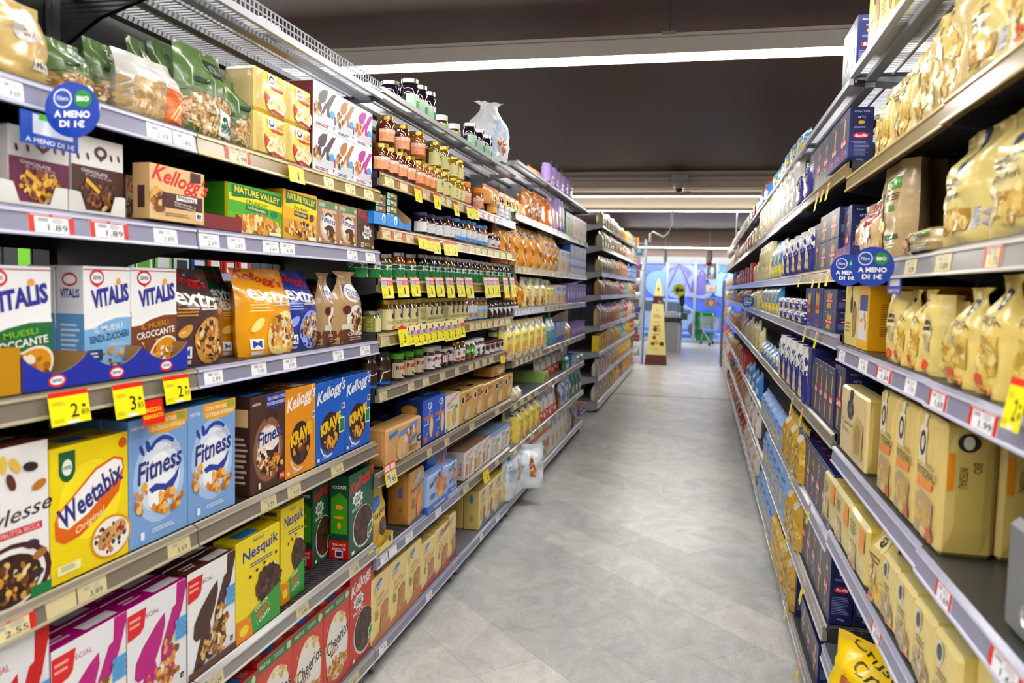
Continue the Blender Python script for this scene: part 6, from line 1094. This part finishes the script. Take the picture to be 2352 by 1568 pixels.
# hanging white teardrop signs
for x,y0,y1,d in ((1528,572,605,'slim white hanging sign before the door'),(1629,572,605,'rounded white and red hanging sign before the door')):
    Yc=24.; a=at_y(x,(y0+y1)/2,Yc); h=(y1-y0)/F*Yc/2; mb=MB(); w=.1 if x>1600 else .06
    mb.lathe([(0,-h),(w*.7,-h*.8),(w,-h*.2),(w*.9,h*.5),(w*.4,h*.95),(0,h)],'e0dcd8',16)
    o=link('hanging_sign',mb.mesh('hanging_sign','D',True),None,a); tag(o,d,'sign')
    k=MB(); k.tube([(0,0,h),(0,0,CE-a.z-.01)],.004,'c8c8c8'); link('cord',k.mesh('cord','M'),o)
    if x>1600: k=MB(); k.lathe([(0,-h-.06),(.07,-h-.05),(.09,-h*.9),(.07,-h*.78)],'d83a4a',14); link('red_cap',k.mesh('red_cap','D',True),o)
# ---- promotional cone display
Yc=18.9; a=on_floor(1506,837); h=2.02
e=link('cone_display',None,None,(a.x,a.y,0)); tag(e,'tall tapering cream cardboard display with brown base','display')
def cone(z0,z1,w0,w1,c): 
    mb=MB(); d0,d1=w0*.6,w1*.6; A=[(-w0,-d0,z0),(w0,-d0,z0),(w0,d0,z0),(-w0,d0,z0)]; B_=[(-w1,-d1,z1),(w1,-d1,z1),(w1,d1,z1),(-w1,d1,z1)]
    for i in range(4): mb.poly([A[i],A[(i+1)%4],B_[(i+1)%4],B_[i]],c)
    mb.poly(B_,c); return mb
wz=lambda z:.255-.19*z/h
for nm,z0,z1,c,art in (('base',0.002,.24,'5a2c20',None),('body',.241,1.42,'ddd08a',lambda f:(f.E(.5,.88,.14,.025,'b8a8c8'),f.X(.2,.72,.8,.8,3,'9a8a50'),f.X(.25,.62,.75,.66,1,'c8a040'),f.E(.4,.5,.14,.05,'6a3a20'),f.E(.62,.49,.12,.04,'d89a4a'),f.X(.25,.55,.75,.58,1,'8a5a30'),f.E(.36,.34,.1,.035,'7a4420'),f.X(.3,.38,.7,.41,1,'9a6a3a'),f.E(.3,.22,.1,.035,'7a4420'),f.E(.8,.22,.12,.04,'5a2c18'),f.E(.5,.25,.14,.04,'d8a050'),f.X(.3,.1,.7,.12,1,'b8a860'))),('band',1.421,1.6,'4a241c',lambda f:(f.T('Bauli',.7,.3,.34,.3,'d8c8a0',0,.2),f.R(0,.85,1,1,'6a3a28'))),('top',1.601,2.0,'ddd08a',lambda f:f.E(.5,.4,.14,.12,'6a3a20'))):
    mb=cone(z0,z1,wz(z0),wz(z1)*(.4 if nm=='top' else 1),c)
    if art:
        W0,W1=wz(z0),wz(z1)*(.4 if nm=='top' else 1)
        art(Face(mb,lambda u,v,k:((2*u-1)*(W0+(W1-W0)*v),-.6*(W0+(W1-W0)*v)-.001-k*.0008,z0+(z1-z0)*v),.4,z1-z0))
    link('display_'+nm,mb.mesh('display_'+nm,'P'),e)
# ---- wire rack at the end of the distant shelves, with white pots
a=on_floor(1478,835); e=link('wire_rack',None,None,(a.x-.28,a.y,0)); tag(e,'tall grey wire rack at the end of the distant snack shelves','rack')
q=MB()
for x in (-.24,.24):
    for y in (-.2,.2): q.box(x-.015,y-.015,0,x+.015,y+.015,2.9,'9a9da2')
for i in range(14): q.box(-.24,-.205,.2+i*.2,.24,-.2,.21+i*.2,'8e9196')
for i in range(9): q.box(.235,-.2,.15+i*.33,.24,.2,.17+i*.33,'8e9196')
link('frame',q.mesh('frame','M'),e)
for i in range(8):
    q=MB(); q.box(-.23,-.19,.2+i*.33,.23,.19,.212+i*.33,'a4a7ac'); link('rack_shelf',q.mesh('rack_shelf','M'),e)
ct=['e8e8ec','8a4a90','4a8ab0','d8d8dc','b83a40','e0d8c8','3a5ab0','e8e8ec']
for i in range(8):
    for k in range(2):
        mb=MB(); mb.lathe([(0,0),(.06,0),(.075,.14),(.07,.15),(0,.15)],ct[(i+k*3)%8],12)
        o=link('gift_pot',mb.mesh('gift_pot','D',True),None,(a.x-.40+k*.22,a.y-.08,.2125+i*.33)); tag(o,f'small pot on wire rack level {ORD[i]} from the floor, '+('outer' if k==0 else 'aisle')+' side','pot','small pots on the wire rack')
# second rack by the right-hand run
a=on_floor(1668,800); e=link('metal_rack',None,None,(.62,19.4,0)); tag(e,'dark metal rack frame beyond the grocery shelves','rack')
q=MB()
for x in (-.05,.4):
    for y in (-.4,.4): q.box(x-.02,y-.02,0,x+.02,y+.02,2.0,'6a6d72')
for i in range(6): q.box(-.05,-.4,.2+i*.34,.4,.4,.215+i*.34,'84878c')
link('frame',q.mesh('frame','M'),e)
# ---- checkout counter
a=on_floor(1546,806); e=link('checkout_counter',None,None,(a.x,a.y,0)); tag(e,'grey checkout counter with black belt near the door','checkout')
q=MB(); q.box(-.26,-.6,0.0,.16,1.6,.86,'9a9ea2'); q.box(.12,-.62,.0,.2,1.62,.8,'b4b6b8'); link('cabinet',q.mesh('cabinet','M'),e)
q=MB(); q.box(-.3,-.64,.862,.2,1.64,.98,'2a2b2e'); link('belt_top',q.mesh('belt_top','D'),e)
q=MB(); q.box(-.28,.1,.982,.05,.6,1.12,'d8dade'); link('scanner',q.mesh('scanner','M'),e)
q=MB(); q.box(.2,.2,.9,.36,.7,1.1,'2f6a5a'); link('side_tray',q.mesh('side_tray','S'),e)
q=MB(); q.tube([(.2,.4,.98),(.2,.4,1.3)],.03,'1f2022'); q.box(.12,.35,1.3,.26,.43,1.75,'1f2022'); link('card_post',q.mesh('card_post','D'),e)
p=at_y(1560,666,23.2); mb=MB(); mb.lathe([(0,0),(.18,0),(.18,.02),(0,.02)],'d8e020',24)
mb.v=[(x,-z,y) for x,y,z in mb.v]; f=Face(mb,lambda u,v,k:(-.18+.36*u,-.021-k*.001,-.18+.36*v),.36,.36); f.E(.5,.5,.42,.42,'d8d820'); f.P([(.15,.5),(.45,.8),(.45,.6),(.85,.6),(.85,.4),(.45,.4),(.45,.2)],'1a1a1a')
o=link('arrow_sign',mb.mesh('arrow_sign','D'),None,p); tag(o,'round yellow sign with a black arrow beside the tills','sign'); q=MB(); q.tube([(0,.01,-.18),(0,.01,.983-p.z)],.015,'7a7c80'); link('sign_pole',q.mesh('sign_pole','M'),o)
# ---- stacked green baskets and trolley
a=on_floor(1624,788); bx=a.x-.08
for i in range(6):
    mb=MB(); z=.28+i*.09; w0,w1=.27,.33; d0,d1=.2,.24; H_=.3 if i==0 else .22; 
    if i==0: z=.05
    A=[(-w0,-d0),(w0,-d0),(w0,d0),(-w0,d0)]; B_=[(-w1,-d1),(w1,-d1),(w1,d1),(-w1,d1)]
    for k in range(4):
        (p0,p1),(p2,p3)=A[k],A[(k+1)%4]; (r0,r1),(r2,r3)=B_[k],B_[(k+1)%4]
        mb.poly([(p0,p1,0),(p2,p3,0),(r2,r3,H_),(r0,r1,H_)],'0f8f3c'); mb.poly([(r0*1.06,r1*1.06,H_),(r2*1.06,r3*1.06,H_),(r2,r3,H_),(r0,r1,H_)],'16a048'); mb.poly([(r0*1.06,r1*1.06,H_-.03),(r2*1.06,r3*1.06,H_-.03),(r2*1.06,r3*1.06,H_),(r0*1.06,r1*1.06,H_)],'17703a')
    mb.poly([(x,y,0) for x,y in A],'156a34')
    o=link('shopping_basket',mb.mesh('shopping_basket','S'),None,(bx-.05,a.y,z+.002+(.1 if i else 0)),.2); tag(o,f'green shopping basket, {ORD[i]} from the bottom of its nested stack','basket','nested green baskets')
e=link('shopping_trolley',None,None,(a.x+.12,a.y-1.0,0),.35); tag(e,'wire shopping trolley with green trim beside the basket stack','trolley')
q=MB(); Tb=[(-.2,-.4),(.2,-.4),(.26,.4),(-.26,.4)]
for k in range(9):
    z=.5+k*.055; s_=1+k*.015; P=[(x*s_,y*s_,z) for x,y in Tb]
    for i in range(4): q.tube([P[i],P[(i+1)%4]],.006,'b8bcc0' if k<8 else '1f9a4a',5)
for i in range(9):
    for y in (-.4,.4): q.tube([(-.2+i*.05,y,.5),((-.2+i*.05)*1.12,y*1.12,.94)],.005,'b8bcc0',4)
link('basket_cage',q.mesh('basket_cage','M'),e)
q=MB()
for x in (-.2,.2): q.tube([(x,.4,.94),(x,.5,1.02),(x,.2,.45),(x,-.35,.16)],.014,'b0b4b8'); q.tube([(x,.2,.45),(x,.4,.14)],.014,'b0b4b8')
link('undercarriage',q.mesh('undercarriage','M',True),e)
q=MB(); q.tube([(-.24,.5,1.02),(.24,.5,1.02)],.02,'1f9a4a',8); link('handle',q.mesh('handle','S',True),e)
for x in (-.2,.2):
    for y in (-.35,.4):
        q=MB(); q.lathe([(0,-.02),(.06,-.02),(.06,.02),(0,.02)],'2a2b2e',14); q.v=[(x+c_2,y+b_,a_+.061) for a_,b_,c_2 in q.v]; link('wheel',q.mesh('wheel','D'),e)
# posters on the door glass
for x0,x1,y0,y1,c,lb in ((1621,1648,602,642,'3a3a40','dark framed poster on the door glass'),(1619,1646,654,672,'c8c4bc','small pale notice on the door glass'),(1618,1646,684,706,'7a6a5a','photo poster low on the door glass')):
    A=at_y(x0,y1,YD-.04); B_=at_y(x1,y0,YD-.04); mb=MB(); w=(B_.x-A.x); h=(B_.z-A.z); mb.box(0,0,0,w,.012,h,'8a8c90'); f=Face(mb,lambda u,v,k:(u*w,-.002-k*.001,v*h),w,h); f.R(.1,.08,.9,.94,c); f.E(.55,.5,.2,.24,'8a9ab0' if c[0]=='3' else 'c89a80'); f.X(.2,.12,.8,.25,2,'b8b8b8')
    tag(link('poster',mb.mesh('poster','D'),None,A),lb,'poster')
# ---- street outside: shutter with graffiti, parked car
mb=MB(); mb.box(-9,34,0,9,34.2,5,'3f74d0')
struct('wall_street',mb,'D')
mb=MB(); 
for i in range(40): mb.box(-3.2,33.9,.02+i*.1,3.4,33.95+.02*(i%2),.11+i*.1,'2a64d8')
f=Face(mb,lambda u,v,k:(-3.2+6.6*u,33.88-k*.003,v*4),6.6,4)
for cx,cy,rx,ry,c in ((.36,.55,.12,.2,'c8c4ec'),(.36,.55,.09,.15,'8a5aa8'),(.35,.56,.06,.1,'b8b4e4'),(.5,.5,.09,.18,'c4b8e8'),(.5,.5,.06,.12,'7a4a9a'),(.62,.6,.09,.22,'e0e8f6'),(.64,.68,.04,.06,'3aa0b8'),(.7,.45,.08,.12,'9ac0f0'),(.24,.5,.08,.15,'a8c0f0')): f.E(cx,cy,rx,ry,c,cx*5)
f.L([(.28,.4),(.36,.72),(.44,.42),(.5,.66),(.58,.4)],.012,'6a3a7a'); f.L([(.42,.36),(.55,.34),(.62,.3)],.016,'5a2a6a'); f.L([(.6,.62),(.63,.7),(.66,.62),(.63,.56)],.01,'2a90b0')
tag(link('roller_shutter',mb.mesh('roller_shutter','D')),'blue roller shutter covered with graffiti across the street','shutter')
mb=MB(); mb.poly([(-12,28.3,-.01),(12,28.3,-.01),(12,34,-.01),(-12,34,-.01)],'7a8aa8'); struct('ground_street',mb,'D')
a=at_y(1560,735,31.); e=link('parked_car',None,None,(a.x-.6,31.4,0)); tag(e,'pale blue-white car parked outside the glass door','car')
side=[(-2.0,.3),(2.0,.3),(2.05,.6),(1.95,.78),(1.15,.92),(.55,1.38),(-.9,1.42),(-1.6,1.0),(-2.0,.92),(-2.08,.6)]
mb=MB()
for (x0,z0),(x1,z1) in zip(side,side[1:]+side[:1]): mb.poly([(x0,-.8,z0),(x1,-.8,z1),(x1,.8,z1),(x0,.8,z0)],'e4ecf4')
for y in (-.8,.8): mb.poly([(x,y,z) for x,z in side],'e4ecf4')
link('car_body',mb.mesh('car_body','S'),e)
mb=MB(); mb.poly([(-1.35,-.81,.95),(.95,-.81,.92),(.5,-.81,1.3),(-.85,-.81,1.34)],'22304a'); mb.poly([(-.2,-.815,.93),(-.12,-.815,.93),(-.12,-.815,1.32),(-.2,-.815,1.32)],'c8d4e4'); link('car_window',mb.mesh('car_window','G'),e)
for x in (-1.25,1.25):
    mb=MB(); mb.lathe([(0,-.1),(.3,-.1),(.31,0),(.3,.1),(0,.1)],'1c1c20',20); mb.v=[(x+p0,-.76+p2,p1+.31) for p0,p1,p2 in mb.v]; link('car_wheel',mb.mesh('car_wheel','D',True),e)
mb=MB(); mb.box(.85,-.95,.88,1.02,-.8,1.02,'2a2c34'); link('wing_mirror',mb.mesh('wing_mirror','S'),e)
# orange carton topping the distant rack
p=at_y(1460,548,17.2); mb=MB(); mb.box(-.16,-.15,0,.16,.15,.22,'e89018'); tag(link('storage_carton',mb.mesh('storage_carton','P'),None,(p.x-.1,17.2,DECK['top distant snack shelf']+.001)),'plain orange carton on the top distant snack shelf','carton')
# ---- neighbouring aisle seen through the open back of the cereal bay
zb=CZ+.03
e=link('gondola_shelf',None,None,(-3.5,4.0,zb)); tag(e,'shelf of the next aisle glimpsed through the open back','shelf')
q=MB(); q.box(-.4,-2,-.03,.2,3,0,'7a7c84'); link('deck',q.mesh('deck','M'),e); q=MB(); q.box(.2,-2,-.04,.21,3,.012,'b4b4d0'); link('price_rail',q.mesh('price_rail','S'),e)
q=MB(); q.box(-.45,-2,-zb,-.43,3,2.5-zb,'4a4b50'); link('back_panel',q.mesh('back_panel','D'),e)
for i,(cc,c2) in enumerate((('7ac04a','e8f0e0'),('a8d878','f0f4e8'),('6ab03a','d8e8c8'),('4aa8b8','a84a9a'),('e4ece0','6ab04a'),('8ac85a','e8e8e8'),('d8dcd8','3a3a40'),('2a4a8a','e0e4ec'),('d83a30','f0ece8'),('c8352c','e8e4e0'),('e0443a','f0f0f0'))):
    y=1.55+i*.19; me=carton(.16,.2+.01*(i%3),.1,cc,None,None,(lambda c2:lambda f:(f.R(.15,.1,.85,.45,c2),f.E(.5,.7,.25,.12,c2)))(c2))
    o=link('detergent_carton',me,None,(-3.36,y+2.0,zb+.001),pi/2); tag(o,f'{ORD[i]} detergent pack of the next aisle, seen through the open back','carton','detergent packs in the next aisle')
label_all()
